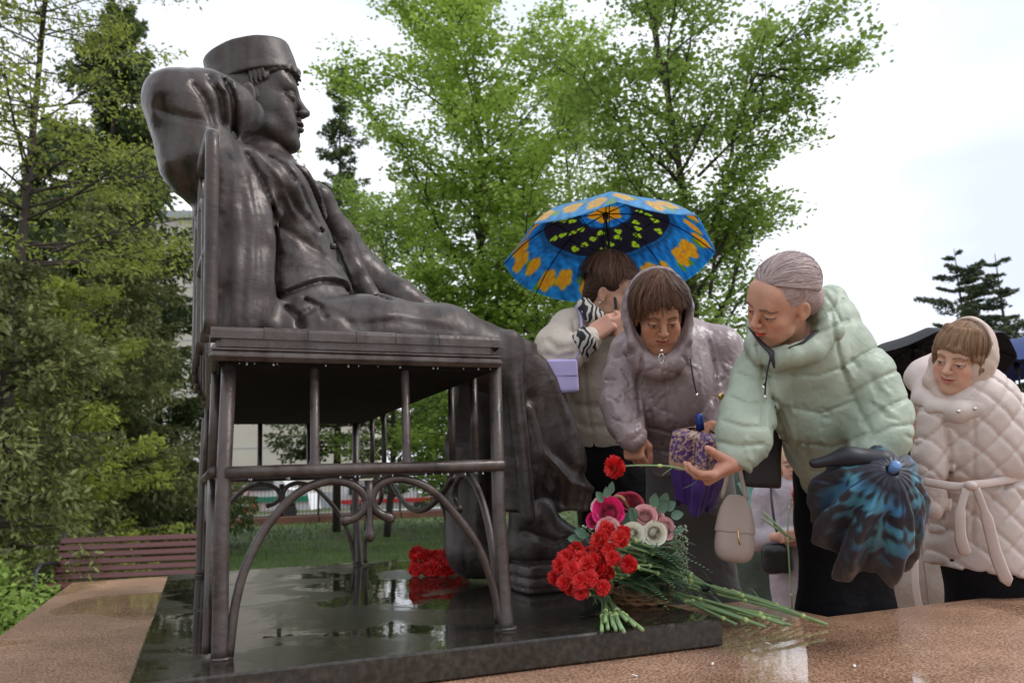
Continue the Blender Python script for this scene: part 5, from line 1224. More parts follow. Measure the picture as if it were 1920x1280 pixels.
ribbon('belt_end', [J(1830, 915, 2.555), J(1850, 970, 2.55), J(1868, 1040, 2.55), J(1892, 1098, 2.55)], [.012] * 5 + [.018] * 5 + [.020] * 5 + [.004], .25, bt_, w4, fwv)
for x, y in ((1797, 771), (1828, 766)): MB().tube([J(x, y, 2.57), J(x, y, 2.563)], [.007, .006], 10).build('snap_button', metal, w4)
cloth('trousers', w4, legs(S(), j, .12, .09, .075), black_cloth, .014); shoes(w4, j, S2, boot)
s = S().chain([HF.w((-.06, .02, -.112)), HF.w((-.03, .045, -.128)), HF.w((.01, .052, -.132)), HF.w((.05, .025, -.115))], [.018, .018, .018, .018]); cloth('neck_warmer', w4, s, black_cloth, .004)

# ---- people farther back
def back_person(px, d, top, label, coatc, hairc, hem_z, face=(0, -.1, 1), base=GZ, w=1., trousers=black_cloth, coat_name='coat', skin=(.55, .33, .25), scarf_c=None, arms=None, rough=.8):
    c = J(px, top, d) - V(0, 0, .115); fw_ = unit((CAMP - c) * V(1, 1, 0)); rt_ = np.cross(fw_, V(0, 0, 1)); hf = Frame(c, -rt_ * face[0] + fw_ * face[2] + V(0, 0, face[1]), V(0, 0, 1), .97)
    H_ = c[2] + .115 - base
    P = lambda a, b_, z: V(c[0], c[1], 0) + rt_ * V(1, 1, 0) * a + fw_ * b_ + V(0, 0, base + z * H_)
    jj = dict(nk=P(0, -.03, .84), ch=P(0, -.02, .74), pe=P(0, 0, .54), sh=[P(-.17 * w, -.02, .81), P(.17 * w, -.02, .81)])
    jj['el'] = [P(-.25 * w, -.02, .64), P(.25 * w, -.02, .64)]; jj['wr'] = [P(.10, .24, .665), P(.0, .26, .67)] if arms is None else arms
    jj['kn'] = [P(-.09, .02, .28), P(.09, .02, .28)]; jj['an'] = [P(-.09, 0, .05), P(.09, 0, .05)]; jj['toe'] = fw_
    up_ = V(0, 0, 1)
    hs = [(Frame(jj['wr'][i], unit(jj['wr'][1 - i] - jj['wr'][i]) + fw_ * .3, fw_, .95), hand_field((50, 50, 55, 60), side=1 if i else -1)) for i in (0, 1)]
    o = person(label, 'person', hf, head_field(open_=.5), face_col(skin, lip=(.5, .15, .12), open_=.5), jj, hs, base, skin, hh=.0058)
    s = S().ell((0, -.018, .045), (.086, .105, .09), k=.01).chain([(-.078, -.01, .03), (-.08, -.02, -.09)], [.03, .028], k=.02).chain([(.078, -.01, .03), (.08, -.02, -.09)], [.03, .028], k=.02)
    s.ell((0, .14, -.03), (.068, .085, .095), k=.012, op='s'); hair(o, s, hf, hairc, V(*hairc) * 1.7, lambda p: np.arctan2(p[:, 0], p[:, 1]), 24, .002, .005)
    cm = mat('far_' + coat_name, coatc, rough, noise=(60, .12), bump=(12, .6, .02)); s = S()
    s.chain([P(0, -.02, .80), P(0, -.01, .66), P(0, 0, .5), V(*(P(0, 0, 0)[:2]), hem_z + .05)], [.15 * w, .165 * w, .175 * w, .20 * w], k=.06)
    s.rc(jj['sh'][0], jj['sh'][1], .075, k=.04)
    for i in (0, 1): s.chain([jj['sh'][i], jj['el'][i], jj['wr'][i] * .85 + jj['el'][i] * .15], [.075, .066, .048], k=.03)
    s.plane((0, 0, hem_z), (0, 0, -1), .01); wrinkle(s, .007, 6, 3); cloth(coat_name, o, s, cm, .014)
    cloth('trousers', o, legs(S(), jj, .11, .08, .07), trousers, .018); shoes(o, jj, base, boot)
    return o, hf, jj, P
o5, hf5, j5, P5 = back_person(1480, 4.9, 836, 'fair-haired woman in a long pale lilac coat, far behind between the two nearest women', (.42, .365, .40), (.42, .29, .17), -.70, (.12, -.1, 1))
pk = mat('pink_puffer', (.62, .33, .32), .5, bump=(20, .6, .02))
s = S().chain([P5(-.05, .24, .885), P5(-.05, .27, .84), P5(-.05, .27, .77), P5(-.04, .27, .71)], [.035, .055, .06, .04], k=.03, sq=(j5['toe'], .6))
for z in (.90, .86, .82, .78, .74, .70): s.crease([P5(-.1, .3, z), P5(.2, .3, z - .005)], .016, .008, hf5.m[:, 1] * V(1, 1, 0))
pkk = cloth('bundle', None, s, pk, .007); pkk.name = 'pink_bundle'; BASE['pink_bundle'] = BASE.get(pkk.name, V(0, 0, 0)); tag(pkk, 'rolled pink quilted jacket held upright by the woman in the lilac coat', 'jacket')
s = S().box(P5(.13, .22, .585), (.09, .05, .09), .045, hf5.m).warp(lambda p, d: d + .006 * vnoise(p, 9, 4)); hb = cloth('black_handbag', None, s, mat('black_leather', (.012, .012, .014), .35, bump=(25, .4, .01)), .008); tag(hb, 'soft black handbag hanging by the lilac coat', 'bag')
bs = MB().tube(spline([P5(.09, .22, .64), P5(.12, .19, .70), P5(.13, .14, .80), P5(.13, .0, .86)], 6), .012, 6, flat=.4); bs.build('strap', cord_b, hb)
o6, hf6, j6, P6 = back_person(1712, 3.9, 745, 'person in a beige belted trench coat standing under the black umbrella', (.44, .37, .31), (.10, .05, .03), -.75, (-.2, -.1, 1), w=1.1, coat_name='trench_coat')
MB().tube(spline([P6(.07, .24, .58), P6(.08, .27, .5), P6(.06, .28, .38)], 5), [.02] * 10 + [.004], 8, flat=.3).build('belt_end', bt_, o6)
MB().tube([P6(.03, .21, .70), P6(.035, .22, .5), P6(.04, .23, .2)], .006, 6).build('coat_edge', mat('seam_shadow', (.25, .2, .17), .8), o6)
o7, hf7, j7, P7 = back_person(1616, 4.5, 800, 'person in black with a fuchsia scarf, mostly hidden behind the woman in green', (.012, .012, .014), (.05, .03, .02), -.9, (-.1, 0, 1), coat_name='black_coat')
MB().tube(spline([P7(-.08, .16, .75), P7(-.12, .23, .5), P7(-.13, .25, .36), P7(-.12, .25, .16)], 6), [.03, .04, .045, .045, .045, .045] * 3 + [.03], 10, flat=.35, up0=hf7.m[:, 1]).build('fuchsia_scarf', mat('fuchsia_cloth', (.30, .012, .14), .6), o7)
o8, hf8, j8, P8 = back_person(1408, 5.6, 815, 'person in dark green holding a wrapped bouquet, hidden behind the beige saddle bag', (.05, .07, .05), (.06, .04, .03), -.75, (.1, -.1, 1), coat_name='green_coat')
o9, hf9, j9, P9 = back_person(1945, 4.4, 742, 'person under the blue umbrella at the right edge', (.10, .12, .2), (.08, .05, .03), -.7, (-.2, -.1, 1), coat_name='blue_coat')
# ------------------------------------------------------------------ umbrellas
def umbrella(name, label, hub, axis, Rr, depth, outf, inf, handle_end, n=8, fine=1, roll=.2, group=None, shaft_c=(.03, .03, .035), inner=True, stuffc=None):
    """hub: top centre; axis: unit vector pointing up along the shaft; parts: canopy, lining, ribs, stretchers, shaft, handle"""
    ax = unit(axis); root = empty(name, tuple(handle_end), label, 'umbrella', group); m_ = basis(z=ax, x=np.cross(V(0, 1, .2), ax)); NR, NA = 40 * fine, n * 24 * fine
    def surf(r, a, off=0.):
        ph = ((a - roll) * n / (2 * math.pi)) % 1; sc = 1 - .055 * np.sin(math.pi * ph) * r ** 2; sag = .020 * np.sin(math.pi * ph) * r
        rr = Rr * r * sc; z = -depth * r ** 2.5 - sag
        p = np.stack([rr * np.cos(a), rr * np.sin(a), z - off], -1); return hub + p @ m_.T
    r = np.linspace(.02, 1, NR); a = np.linspace(0, 2 * math.pi, NA, endpoint=False); RR, AA = np.meshgrid(r, a, indexing='ij')
    f = np.array([(i * NA + j, i * NA + (j + 1) % NA, (i + 1) * NA + (j + 1) % NA, (i + 1) * NA + j) for i in range(NR - 1) for j in range(NA)], dtype=np.int32)
    mo = mat(name + '_cloth', (.5, .5, .5), .5, vcol=True, bump=(30, .2, .004)); 
    N, K, b = nodes(mo); tr = N.new('ShaderNodeBsdfTranslucent'); ms = N.new('ShaderNodeMixShader'); ms.inputs[0].default_value = .5
    src = b.inputs['Base Color'].links[0].from_socket; K.new(src, tr.inputs[0]); o_ = N['Material Output']; K.new(b.outputs[0], ms.inputs[1]); K.new(tr.outputs[0], ms.inputs[2]); K.new(ms.outputs[0], o_.inputs[0])
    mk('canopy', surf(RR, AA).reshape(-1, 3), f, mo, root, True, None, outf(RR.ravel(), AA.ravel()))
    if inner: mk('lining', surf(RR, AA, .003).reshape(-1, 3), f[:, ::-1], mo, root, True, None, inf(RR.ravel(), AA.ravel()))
    st = mat(name + '_metal', shaft_c, .35, metal=.6)
    end = V(*handle_end); b = MB().tube([hub + ax * .03, hub, end + ax * .1], [.004, .005, .006], 8); b.build('shaft', st, root)
    ax = unit(hub - end); MB().tube([end + ax * .12, end + ax * .1, end, end - ax * .01], [.010, .013, .015, .010], 10).build('handle', mat(name + '_handle', (.02, .04, .12), .4), root)
    ax = unit(axis); rn = hub - ax * (depth * .95); MB().tube([rn + ax * .02, rn + ax * .018, rn - ax * .03, rn - ax * .034], [.006, .014, .013, .008], 10).build('runner', st, root)
    MB().tube([hub - ax * .004, hub - ax * .03], [.014, .012], 10).build('top_notch', st, root)
    for k in range(n):
        aa = roll + 2 * math.pi * k / n; q = surf(np.linspace(.03, 1.01, 12), np.full(12, aa), .008); MB().tube(q, .0026, 5).build('rib', st, root)
        m3 = surf(np.array([.48]), np.array([aa]), .012)[0]; MB().tube([rn, m3], .0024, 5).build('stretcher', st, root)
    return root
def blobs(r, a, cs, size, petals=5, wob=.35):
    """union of flowers, each a ring of round petals; returns coverage 0..1 and the dark centres"""
    x, y = r * np.cos(a), r * np.sin(a); cov = np.zeros(len(r)); core = np.zeros(len(r))
    for i, (cr0, ca) in enumerate(cs):
        cx, cy = cr0 * math.cos(ca), cr0 * math.sin(ca); m = np.nonzero((abs(x - cx) < size * 1.5) & (abs(y - cy) < size * 1.5))[0]; dx, dy = x[m] - cx, y[m] - cy; best = np.full(len(m), 9.)
        for k in range(petals):
            t = i * 1.3 + k * 2 * math.pi / petals; d = np.hypot(dx - math.cos(t) * size * .5, dy - math.sin(t) * size * .5 * (1 - wob * .5)); best = np.minimum(best, d / (.46 + .06 * math.sin(k * 3 + i)))
            if petals > 3: core[m] = np.maximum(core[m], .7 * np.exp(-((np.arctan2(dy, dx) - t + math.pi / petals + 9 * math.pi) % (2 * math.pi) - math.pi) ** 2 / .03) * (np.hypot(dx, dy) < size * .7))
        cov[m] = np.maximum(cov[m], np.clip((size - best) / (size * .16), 0, 1)); core[m] = np.maximum(core[m], np.clip(1 - np.hypot(dx, dy) / (size * .3), 0, 1))
    return cov, core
rf = np.random.default_rng(12)
fl_out = [(.84 + .05 * (i % 2), 2 * math.pi * (i + rf.uniform(-.22, .22)) / 23) for i in range(23)]; fl_in = [(.10, a) for a in np.linspace(0, 6.28, 6)[:-1]] + [(.0, 0)]
lf_out = [(c[0] + rf.uniform(-.1, .08), c[1] + rf.uniform(.09, .14)) for c in fl_out]
bfly = [(.33 + .075 * (i % 4) , 2 * math.pi * (i + rf.uniform(-.3, .3)) / 40) for i in range(40)]
def paint(r, a, wash=0.):
    x, y = r * np.cos(a) * 60, r * np.sin(a) * 60; p3 = np.stack([x, y, x * 0], -1)
    st = (.5 + .5 * vnoise(p3, .35, 3))[:, None]; c = V(.008, .13, .30) * (1 - st) + V(.03, .33, .58) * st
    e = r / (1 + .0 * a); navy = ((e > .25) & (e < .61))[:, None]; c = np.where(navy, V(.016, .018, .045), c)
    ringd = np.clip(1 - abs(e - .64) / .05, 0, 1)[:, None] * .6; c = c * (1 - ringd) + V(.004, .035, .10) * ringd
    ringd = np.clip(1 - abs(e - .26) / .03, 0, 1)[:, None] * .7; c = c * (1 - ringd) + V(.004, .05, .14) * ringd
    cov, core = blobs(r, a, lf_out, .055, 3, .5); c = c * (1 - cov[:, None]) + V(.16, .30, .03) * cov[:, None]
    for cs, sz in ((fl_out, .102), (fl_in, .08)):
        cov, core = blobs(r, a, cs, sz, 5, .13); n = (.5 + .5 * vnoise(p3, 1.3, 5))[:, None]; oc = V(.80, .20, .008) * (1 - n) + V(.95, .52, .05) * n
        c = c * (1 - cov[:, None]) + oc * cov[:, None]; c = c * (1 - .6 * core[:, None]) + V(.45, .16, .01) * .6 * core[:, None]
    cov, core = blobs(r, a, bfly, .050, 3, .9); cc = V(.42, .62, .05) * (1 - core[:, None]) + V(.07, .22, .01) * core[:, None]; c = c * (1 - cov[:, None]) + cc * cov[:, None]
    c = np.clip(c * 1.8, 0, .95); return c * (1 - wash) + V(.40, .46, .56) * wash
ucen = J(1142, 482, 3.3); vv = unit(CAMP - ucen); upv = V(0, 0, 1); 
uax = unit(upv - vv * (upv @ vv)); el = R(27); uax = unit(uax * math.cos(el) + (-vv) * math.sin(el)); uax = unit(uax - cr * .03)
udep = .215; uhub = ucen + uax * udep
umbrella('flowered_umbrella', 'open umbrella with orange flowers on blue and green butterflies on a navy ring inside', uhub, uax, .445, udep, lambda r, a: paint(r, a, .28), lambda r, a: paint(r, a), J(1161, 640, 2.93), roll=.35, fine=2)
# the shaft must run to the hands: the handle end above fixes its slight lean
blk = lambda c: (lambda r, a: np.tile(V(*c), (len(r), 1)))
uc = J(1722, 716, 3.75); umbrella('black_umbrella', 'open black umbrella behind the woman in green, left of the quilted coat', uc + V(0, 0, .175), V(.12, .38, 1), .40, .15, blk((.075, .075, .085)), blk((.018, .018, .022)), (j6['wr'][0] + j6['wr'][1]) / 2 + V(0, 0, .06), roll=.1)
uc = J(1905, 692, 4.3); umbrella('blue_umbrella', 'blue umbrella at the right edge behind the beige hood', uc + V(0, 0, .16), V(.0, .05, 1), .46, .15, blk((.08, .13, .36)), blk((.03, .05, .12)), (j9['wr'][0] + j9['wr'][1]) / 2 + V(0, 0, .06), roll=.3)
# ---- folded umbrellas
def folded(name, label, apex, end, up, r0, lobes, amp, colf, prof, ns=60, na=180, bend=None, mrough=.45, wave=0., seed=1):
    root = empty(name, tuple(apex), label, 'umbrella'); ax = unit(end - apex); L_ = np.linalg.norm(end - apex); m_ = basis(z=ax, x=np.cross(up, ax)); r_ = np.random.default_rng(seed); ph = r_.uniform(0, 6.28, 6)
    s = np.linspace(0, 1, ns); a = np.linspace(0, 2 * math.pi, na, endpoint=False); Sg, Ag = np.meshgrid(s, a, indexing='ij')
    rad = np.interp(Sg, *prof) * r0; lob = np.cos(Ag * lobes + ph[0] + 1.6 * Sg + .8 * np.sin(Ag * 2 + ph[1])); lob = np.sign(lob) * abs(lob) ** .7
    rad = rad * (1 + amp * np.clip(Sg * 3, 0, 1) * lob + .10 * np.sin(Ag * 3 + ph[2]) + .05 * np.sin(Ag * 19 + 9 * Sg + ph[3]))
    z = Sg * L_ * (1 + wave * np.cos(Ag * lobes * .5 + ph[4]) * Sg)
    tw = Ag + .25 * Sg; P = np.stack([rad * np.cos(tw), rad * np.sin(tw), z], -1); Pn = P.reshape(-1, 3); nz = vnoise(Pn, 9, seed + 20) * .06 + vnoise(Pn, 30, seed + 21) * .025; P = P * (1 + (nz.reshape(Sg.shape) * np.clip(Sg * 2, 0, 1))[..., None] * V(1, 1, .3))
    P = apex + P @ m_.T
    if bend is not None: P = P + (Sg ** 2)[..., None] * bend
    f = np.array([(i * na + j, i * na + (j + 1) % na, (i + 1) * na + (j + 1) % na, (i + 1) * na + j) for i in range(ns - 1) for j in range(na)], dtype=np.int32)
    m = mat(name + '_cloth', (.1, .1, .1), mrough, vcol=True, bump=(40, .3, .004), sheen=.1)
    o = mk('canopy', P.reshape(-1, 3), f, m, root, True, None, colf(Sg.ravel(), Ag.ravel(), P.reshape(-1, 3))); o.modifiers.new('thickness', 'SOLIDIFY').thickness = .0015
    return root, ax
def navyblue(s, a, P):
    n = vnoise(P, 16, 4); n2 = vnoise(P, 40, 6); st = np.sin(a * 23 + n * 6 + s * 5) * .45; t = np.clip((n + .55 * n2 + st + .15) * 1.7, 0, 1) * np.clip(1.35 - 1.55 * s, 0, 1) * np.clip((s - .07) * 12, 0, 1)
    m = np.clip(.5 + .8 * vnoise(P, 14, 9), 0, 1)[:, None]; bl = V(.03, .15, .30) * m + V(.10, .36, .44) * (1 - m); bs = V(.010, .012, .025) * (1 - s[:, None]) + V(.028, .018, .020) * s[:, None]
    return bs * (1 - t[:, None]) + bl * t[:, None]
ap = J(1674, 880, 1.93); en = J(1610, 962, 2.14)
root, ax = folded('dark_blue_umbrella', 'half folded dark umbrella with blue and teal print held tip-forward by the woman in green', ap, en, V(0, 0, 1), .130, 9, .20, navyblue, ([0, .05, .2, .5, .8, 1], [.12, .36, .68, .92, 1.0, .93]), bend=V(0, 0, -.06), wave=.12)
st_ = mat('umbrella_steel', (.08, .08, .09), .3, metal=.8); cp_ = mat('blue_cap', (.10, .22, .45), .3)
MB().tube([ap - ax * .028, ap - ax * .026, ap + ax * .01], [.0085, .0125, .012], 16).build('tip_cap', cp_, root)
MB().tube([ap, en + ax * .05], .006, 8).build('shaft', st_, root)
s = S().chain([J(1530, 868, 2.02), J(1590, 856, 2.0), J(1650, 862, 1.99)], [.016, .030, .035], k=.02, sq=(V(0, 0, 1), .8)); s.warp(lambda p, d: d + .003 * vnoise(p, 10, 3))
cloth('loose_panel', root, s, mat('black_panel', (.010, .011, .018), .5), .005)
def purple(s, a, P):
    n = vnoise(P, 60, 2); n2 = vnoise(P, 33, 8); pat = ((abs(n) < .16) | (abs(n2) < .10))[:, None]; pu = V(.055, .018, .16); go = V(.50, .33, .22)
    c = np.where(((s < .42)[:, None]) & pat, go, np.where((s < .42)[:, None], pu * V(1.4, 1.5, .9), pu)); bnd = ((s > .42) & (s < .52))[:, None]; return np.where(bnd, V(.48, .31, .20), c)
ap = J(1316, 806, 2.44); en = J(1296, 948, 2.46)
root, ax = folded('purple_umbrella', 'folded purple umbrella with tan paisley border held by the woman in mauve', ap, en, unit(CAMP - ap), .082, 5, .16, purple, ([0, .06, .35, .7, 1], [.55, 1.0, 1.0, .85, .62]), wave=.08, seed=4)
MB().tube([J(1311, 775, 2.44), J(1311, 778, 2.44), J(1313, 806, 2.44)], [.008, .012, .013], 12).build('handle', mat('violet_blue_handle', (.02, .05, .25), .3), root)
# ------------------------------------------------------------------ bags
def soft_box(name, label, c, h, r, rot, m, cat='bag', warp=.003, hh=.0045):
    s = S().box(c, h, r, rot).warp(lambda p, d: d + warp * vnoise(p, 8, 4)); v, f = s.mesh(hh); v = smoothmesh(v, f, 1); root = empty(name, tuple(V(*c) - V(0, 0, h[2])), label, cat); mk('body', v, f, m, root); return root
bl_rot = basis(x=cr * V(1, 1, 0) + V(0, 0, -.10), z=V(0, 0, 1))
lil = mat('lilac_leather', (.42, .36, .62), .45, bump=(20, .2, .006)); c = J(1053, 706, 2.86)
r_ = soft_box('lilac_shoulder_bag', 'small lilac shoulder bag on the arm of the umbrella holder', c, (.060, .03, .062), .012, bl_rot, lil)
MB().bevbox(c + V(0, 0, .03) - unit(c - CAMP) * .028, (.118, .012, .062), .005, bl_rot).build('flap', lil, r_, False)
MB().tube(spline([c + V(.05, .0, .05), J(1090, 640, 2.9), J(1088, 590, 3.0), J(1080, 572, 3.08)], 6), .008, 6, flat=.4).build('strap', lil, r_)
tau = mat('taupe_leather', (.36, .27, .225), .42, bump=(30, .2, .004)); c = J(1378, 992, 2.26); fr_ = unit(CAMP - c)
rot = basis(x=unit(cr * .92 + fr_ * .35) * V(1, 1, 0), z=V(0, 0, 1) + cr * .12)
def saddle(p):
    q = (p - c) @ rot; z = q[:, 2]; w = .052 + .012 * np.clip(-z / .09, -1, 1); tt = .020 + .014 * np.clip(-z / .08, -1, 1)
    r_ = ((abs(q[:, 0]) / w) ** 3 + (abs(q[:, 1]) / tt) ** 2.5 + (abs(z) / .094) ** 3.2) ** (1 / 2.9); return (r_ - 1) * .02
s = S().fn(saddle, c - .12, c + .12); v, f = s.mesh(.004); v = smoothmesh(v, f, 1); bag = empty('saddle_bag', tuple(c - V(0, 0, .094)), 'taupe saddle bag with a long strap hanging beside the grey trousers', 'bag'); mk('body', v, f, tau, bag)
s = S().fn(lambda p: np.maximum(saddle(p) - .0018, np.maximum(-((p - c) @ rot)[:, 2] - .015 * 0 - .01, -(.012 + ((p - c) @ rot)[:, 1] * -1 + .02))), c - .12, c + .12); cloth('flap', bag, s, tau, .004)
MB().tube([c + rot @ V(.012, -.042, .005), c + rot @ V(.016, -.044, -.02), c + rot @ V(.020, -.042, -.04)], .0028, 6).build('clasp', gold, bag)
for x, l in ((-.04, [(1350, 742), (1358, 780), (1368, 860)]), (.03, [(1350, 742), (1372, 800), (1385, 870)])):
    MB().tube(spline([c + rot @ V(x, 0, .085)] + [J(a, b, 2.30) for a, b in l[::-1]], 6), .0065, 6, flat=.35, up0=fr_).build('strap', tau, bag)
MB().tube([J(1349, 738, 2.3), J(1353, 745, 2.3)], [.009, .009], 8).build('buckle', gold, bag)
c = J(1428, 845, 2.42); tot = soft_box('brown_tote_bag', 'dark brown tote bag hanging under the arm of the woman in green', c, (.058, .022, .112), .01, basis(x=cr * V(1, 1, 0), z=V(0, 0, 1) + cr * .10), mat('dark_brown_leather', (.022, .011, .010), .5), warp=.004)
MB().tube(spline([c + V(0, 0, .11), J(1436, 740, 2.36), J(1430, 690, 2.3)], 6), .008, 6, flat=.4).build('strap', mat('brown_strap', (.03, .012, .014), .5), tot)
MB().tube([J(1461, 813, 2.38), J(1463, 822, 2.38)], [.004, .0045], 8).build('snap', metal, tot)
# ------------------------------------------------------------------ flowers
red = mat('carnation_red', (.82, .012, .010), .55, noise=(60, .35, (.50, .004, .005)))
gcal = mat('calyx_green', (.16, .30, .10), .5, noise=(30, .3)); gst = mat('stem_green', (.19, .32, .15), .5, noise=(14, .35, (.26, .36, .14))); node_m = mat('node_green', (.48, .58, .22), .5)
glf = mat('carnation_leaf', (.17, .30, .16), .5, noise=(20, .3)); rib = mat('black_ribbon', (.01, .01, .013), .4)
def carnation_mesh(seed, r=.027):
    """ruffled bloom: frilled petals in rings, +z outward"""
    q = np.random.default_rng(seed); V_, F_ = [], []; n = 0
    for ring, (cnt, tilt, rr, zz) in enumerate(((9, 1.25, 1.0, -.006), (9, .95, .92, .0), (8, .62, .78, .006), (6, .3, .55, .010), (4, .1, .34, .012))):
        for k in range(cnt):
            a0 = 2 * math.pi * (k + q.uniform(-.25, .25)) / cnt + ring; tl = tilt + q.uniform(-.12, .12); L_ = r * rr * q.uniform(.9, 1.1) * (1.05 if tilt > .5 else 1.0); W = .62 + q.uniform(-.1, .1)
            NU, NV = 7, 4
            for i in range(NV):
                t = i / (NV - 1)
                for jx in range(NU):
                    u = jx / (NU - 1) * 2 - 1; w = u * W * (.25 + .75 * t); rad = L_ * t * (1 - .10 * u * u)
                    fr = (.09 * math.sin(jx * 3.14 + k) + .05 * q.normal()) * t * t * L_ * 2.2; ang = tl + .35 * t
                    x = rad * math.sin(ang); z = rad * math.cos(ang) * .95 + zz + fr; y = w * rad * .95
                    x += fr * .3
                    V_.append((x * math.cos(a0) - y * math.sin(a0), x * math.sin(a0) + y * math.cos(a0), z))
            for i in range(NV - 1):
                for jx in range(NU - 1): b = n + i * NU + jx; F_.append((b, b + 1, b + NU + 1, b + NU))
            n += NU * NV
    me = bpy.data.meshes.new('carnation_bloom'); me.from_pydata(V_, [], F_); me.polygons.foreach_set('use_smooth', [True] * len(F_)); me.materials.append(red); return me
BL = [carnation_mesh(i) for i in range(4)]
def calyx_mesh():
    v, f = tube([(0, 0, -.030), (0, 0, -.027), (0, 0, -.014), (0, 0, -.002), (0, 0, .006)], [.003, .0058, .0075, .0085, .0095], 10, True); me = bpy.data.meshes.new('calyx'); me.from_pydata([tuple(a) for a in v], [], f); me.polygons.foreach_set('use_smooth', [True] * len(f)); me.materials.append(gcal); return me
CAL = calyx_mesh(); nb_ = 0
def put(me, name, p, d, parent, sc=1., spin=0.):
    o = bpy.data.objects.new(name, me); COL.objects.link(o); m = basis(z=d, x=V(.3, .5, .2)); m4 = Matrix([[*m[i], 0] for i in range(3)] + [[0, 0, 0, 1]]) @ Matrix.Rotation(spin, 4, 'Z')
    o.parent = parent; pb = BASE[parent.name] if parent.name in BASE else V(0, 0, 0)
    o.matrix_local = Matrix.Translation(Vector(V(*p) - pb)) @ m4 @ Matrix.Scale(sc, 4); BASE[o.name] = V(*p); return o
def carnation(par, bloom, bdir, path, r=.0026, sc=1., nleaf=4, rr=rng, calyx=True, nodes_=3):
    """bloom centre, its outward direction, stem path from the calyx to the cut end"""
    global nb_
    nb_ += 1; bo = put(BL[nb_ % 4], 'bloom', bloom, bdir, par, sc * rr.uniform(.82, 1.12), rr.uniform(0, 6))
    if calyx:
        c = bpy.data.objects.new('calyx', CAL); COL.objects.link(c); c.parent = bo; BASE[c.name] = V(*bloom)
    bd = unit(bdir); p0 = V(*bloom) - bd * .028 * sc; q = spline([p0] + [V(*x) for x in path], 6); st = MB().tube(q, np.linspace(r * .9, r * 1.15, len(q)), 7); so = st.build('stem', gst, par)
    nb = MB(); L_ = len(q)
    for k in range(nodes_):
        i = int(L_ * (k + .7) / nodes_ * .98); i = min(max(i, 1), L_ - 2); t = unit(q[i + 1] - q[i - 1]); nb.tube([q[i] - t * .006, q[i] - t * .002, q[i] + t * .003, q[i] + t * .008], [r * 1.0, r * 1.75, r * 1.75, r * 1.05], 7)
    tag(nb.build('stem_node', node_m, so), kind='stuff')
    if nleaf:
        lv = MB()
        for k in range(nleaf):
            i = int(L_ * (.12 + .75 * (k + .5) / nleaf)); i = min(max(i, 1), L_ - 2); t = unit(q[i + 1] - q[i - 1]); sd = unit(np.cross(t, rr.normal(size=3)) + V(0, 0, .35)); ln = rr.uniform(.025, .06)
            pth = [q[i], q[i] - t * ln * .35 + sd * ln * .25, q[i] - t * ln * .75 + sd * ln * .55, q[i] - t * ln + sd * ln * rr.uniform(.5, .9)]; lv.tube(spline(pth, 3), np.linspace(.0032, .0006, 10), 5, flat=.35)
        tag(lv.build('leaf', glf, so), kind='stuff')
    return bo
PZ = lambda px, py, h: at(px, py, z=h)
PD = lambda px, py, d: at(px, py, d=d)
# bunch A: short-stemmed, nearest, ties pointing to the lower right
bA = empty('carnation_bunch', tuple(PZ(1110, 1120, 0)), 'short-stemmed red carnation bunch nearest the plate edge, tied with black ribbon', 'flowers', 'red carnation bunches on the plate')
tie = PZ(1132, 1118, .022)
for i, (bx, by, h, ex, ey) in enumerate(((1058, 1092, 2.06, 1128, 1182), (1088, 1108, 2.05, 1150, 1172), (1050, 1060, 2.10, 1165, 1178), (1130, 1100, 2.06, 1205, 1180), (1072, 1068, 2.05, 1190, 1172), (1105, 1084, 2.04, 1175, 1162), (1052, 1078, 2.14, 1140, 1178), (1040, 1082, 2.13, 1160, 1170), (1070, 1102, 2.08, 1135, 1165), (1062, 1046, 2.14, 1170, 1184), (1088, 1088, 2.03, 1155, 1180))):
    b_ = PD(bx, by, h); e_ = PZ(ex, ey, .008 + .006 * (i % 3)); t_ = tie + V(rng.uniform(-.008, .008), rng.uniform(-.008, .008), rng.uniform(-.008, .006)); bd = unit(b_ - t_ + V(0, 0, .015)); carnation(bA, b_, bd, [t_ * .4 + (b_ - bd * .03) * .6, t_, e_], .0042, .86, 3)
MB().tube([tie + unit(PZ(1128, 1150, 0) - PZ(1100, 1090, 0)) * t for t in (-.012, .012)], [.017, .017], 10, flat=.8).build('ribbon', rib, bA)
ribn = MB().tube(spline([tie + V(0, -.012, .0), PZ(1118, 1138, .012), PZ(1098, 1150, .006), PZ(1092, 1156, .004)], 5), [.004] * 5 + [.012] * 10 + [.006], 6, flat=.15); ribn.build('ribbon_tail', rib, bA)
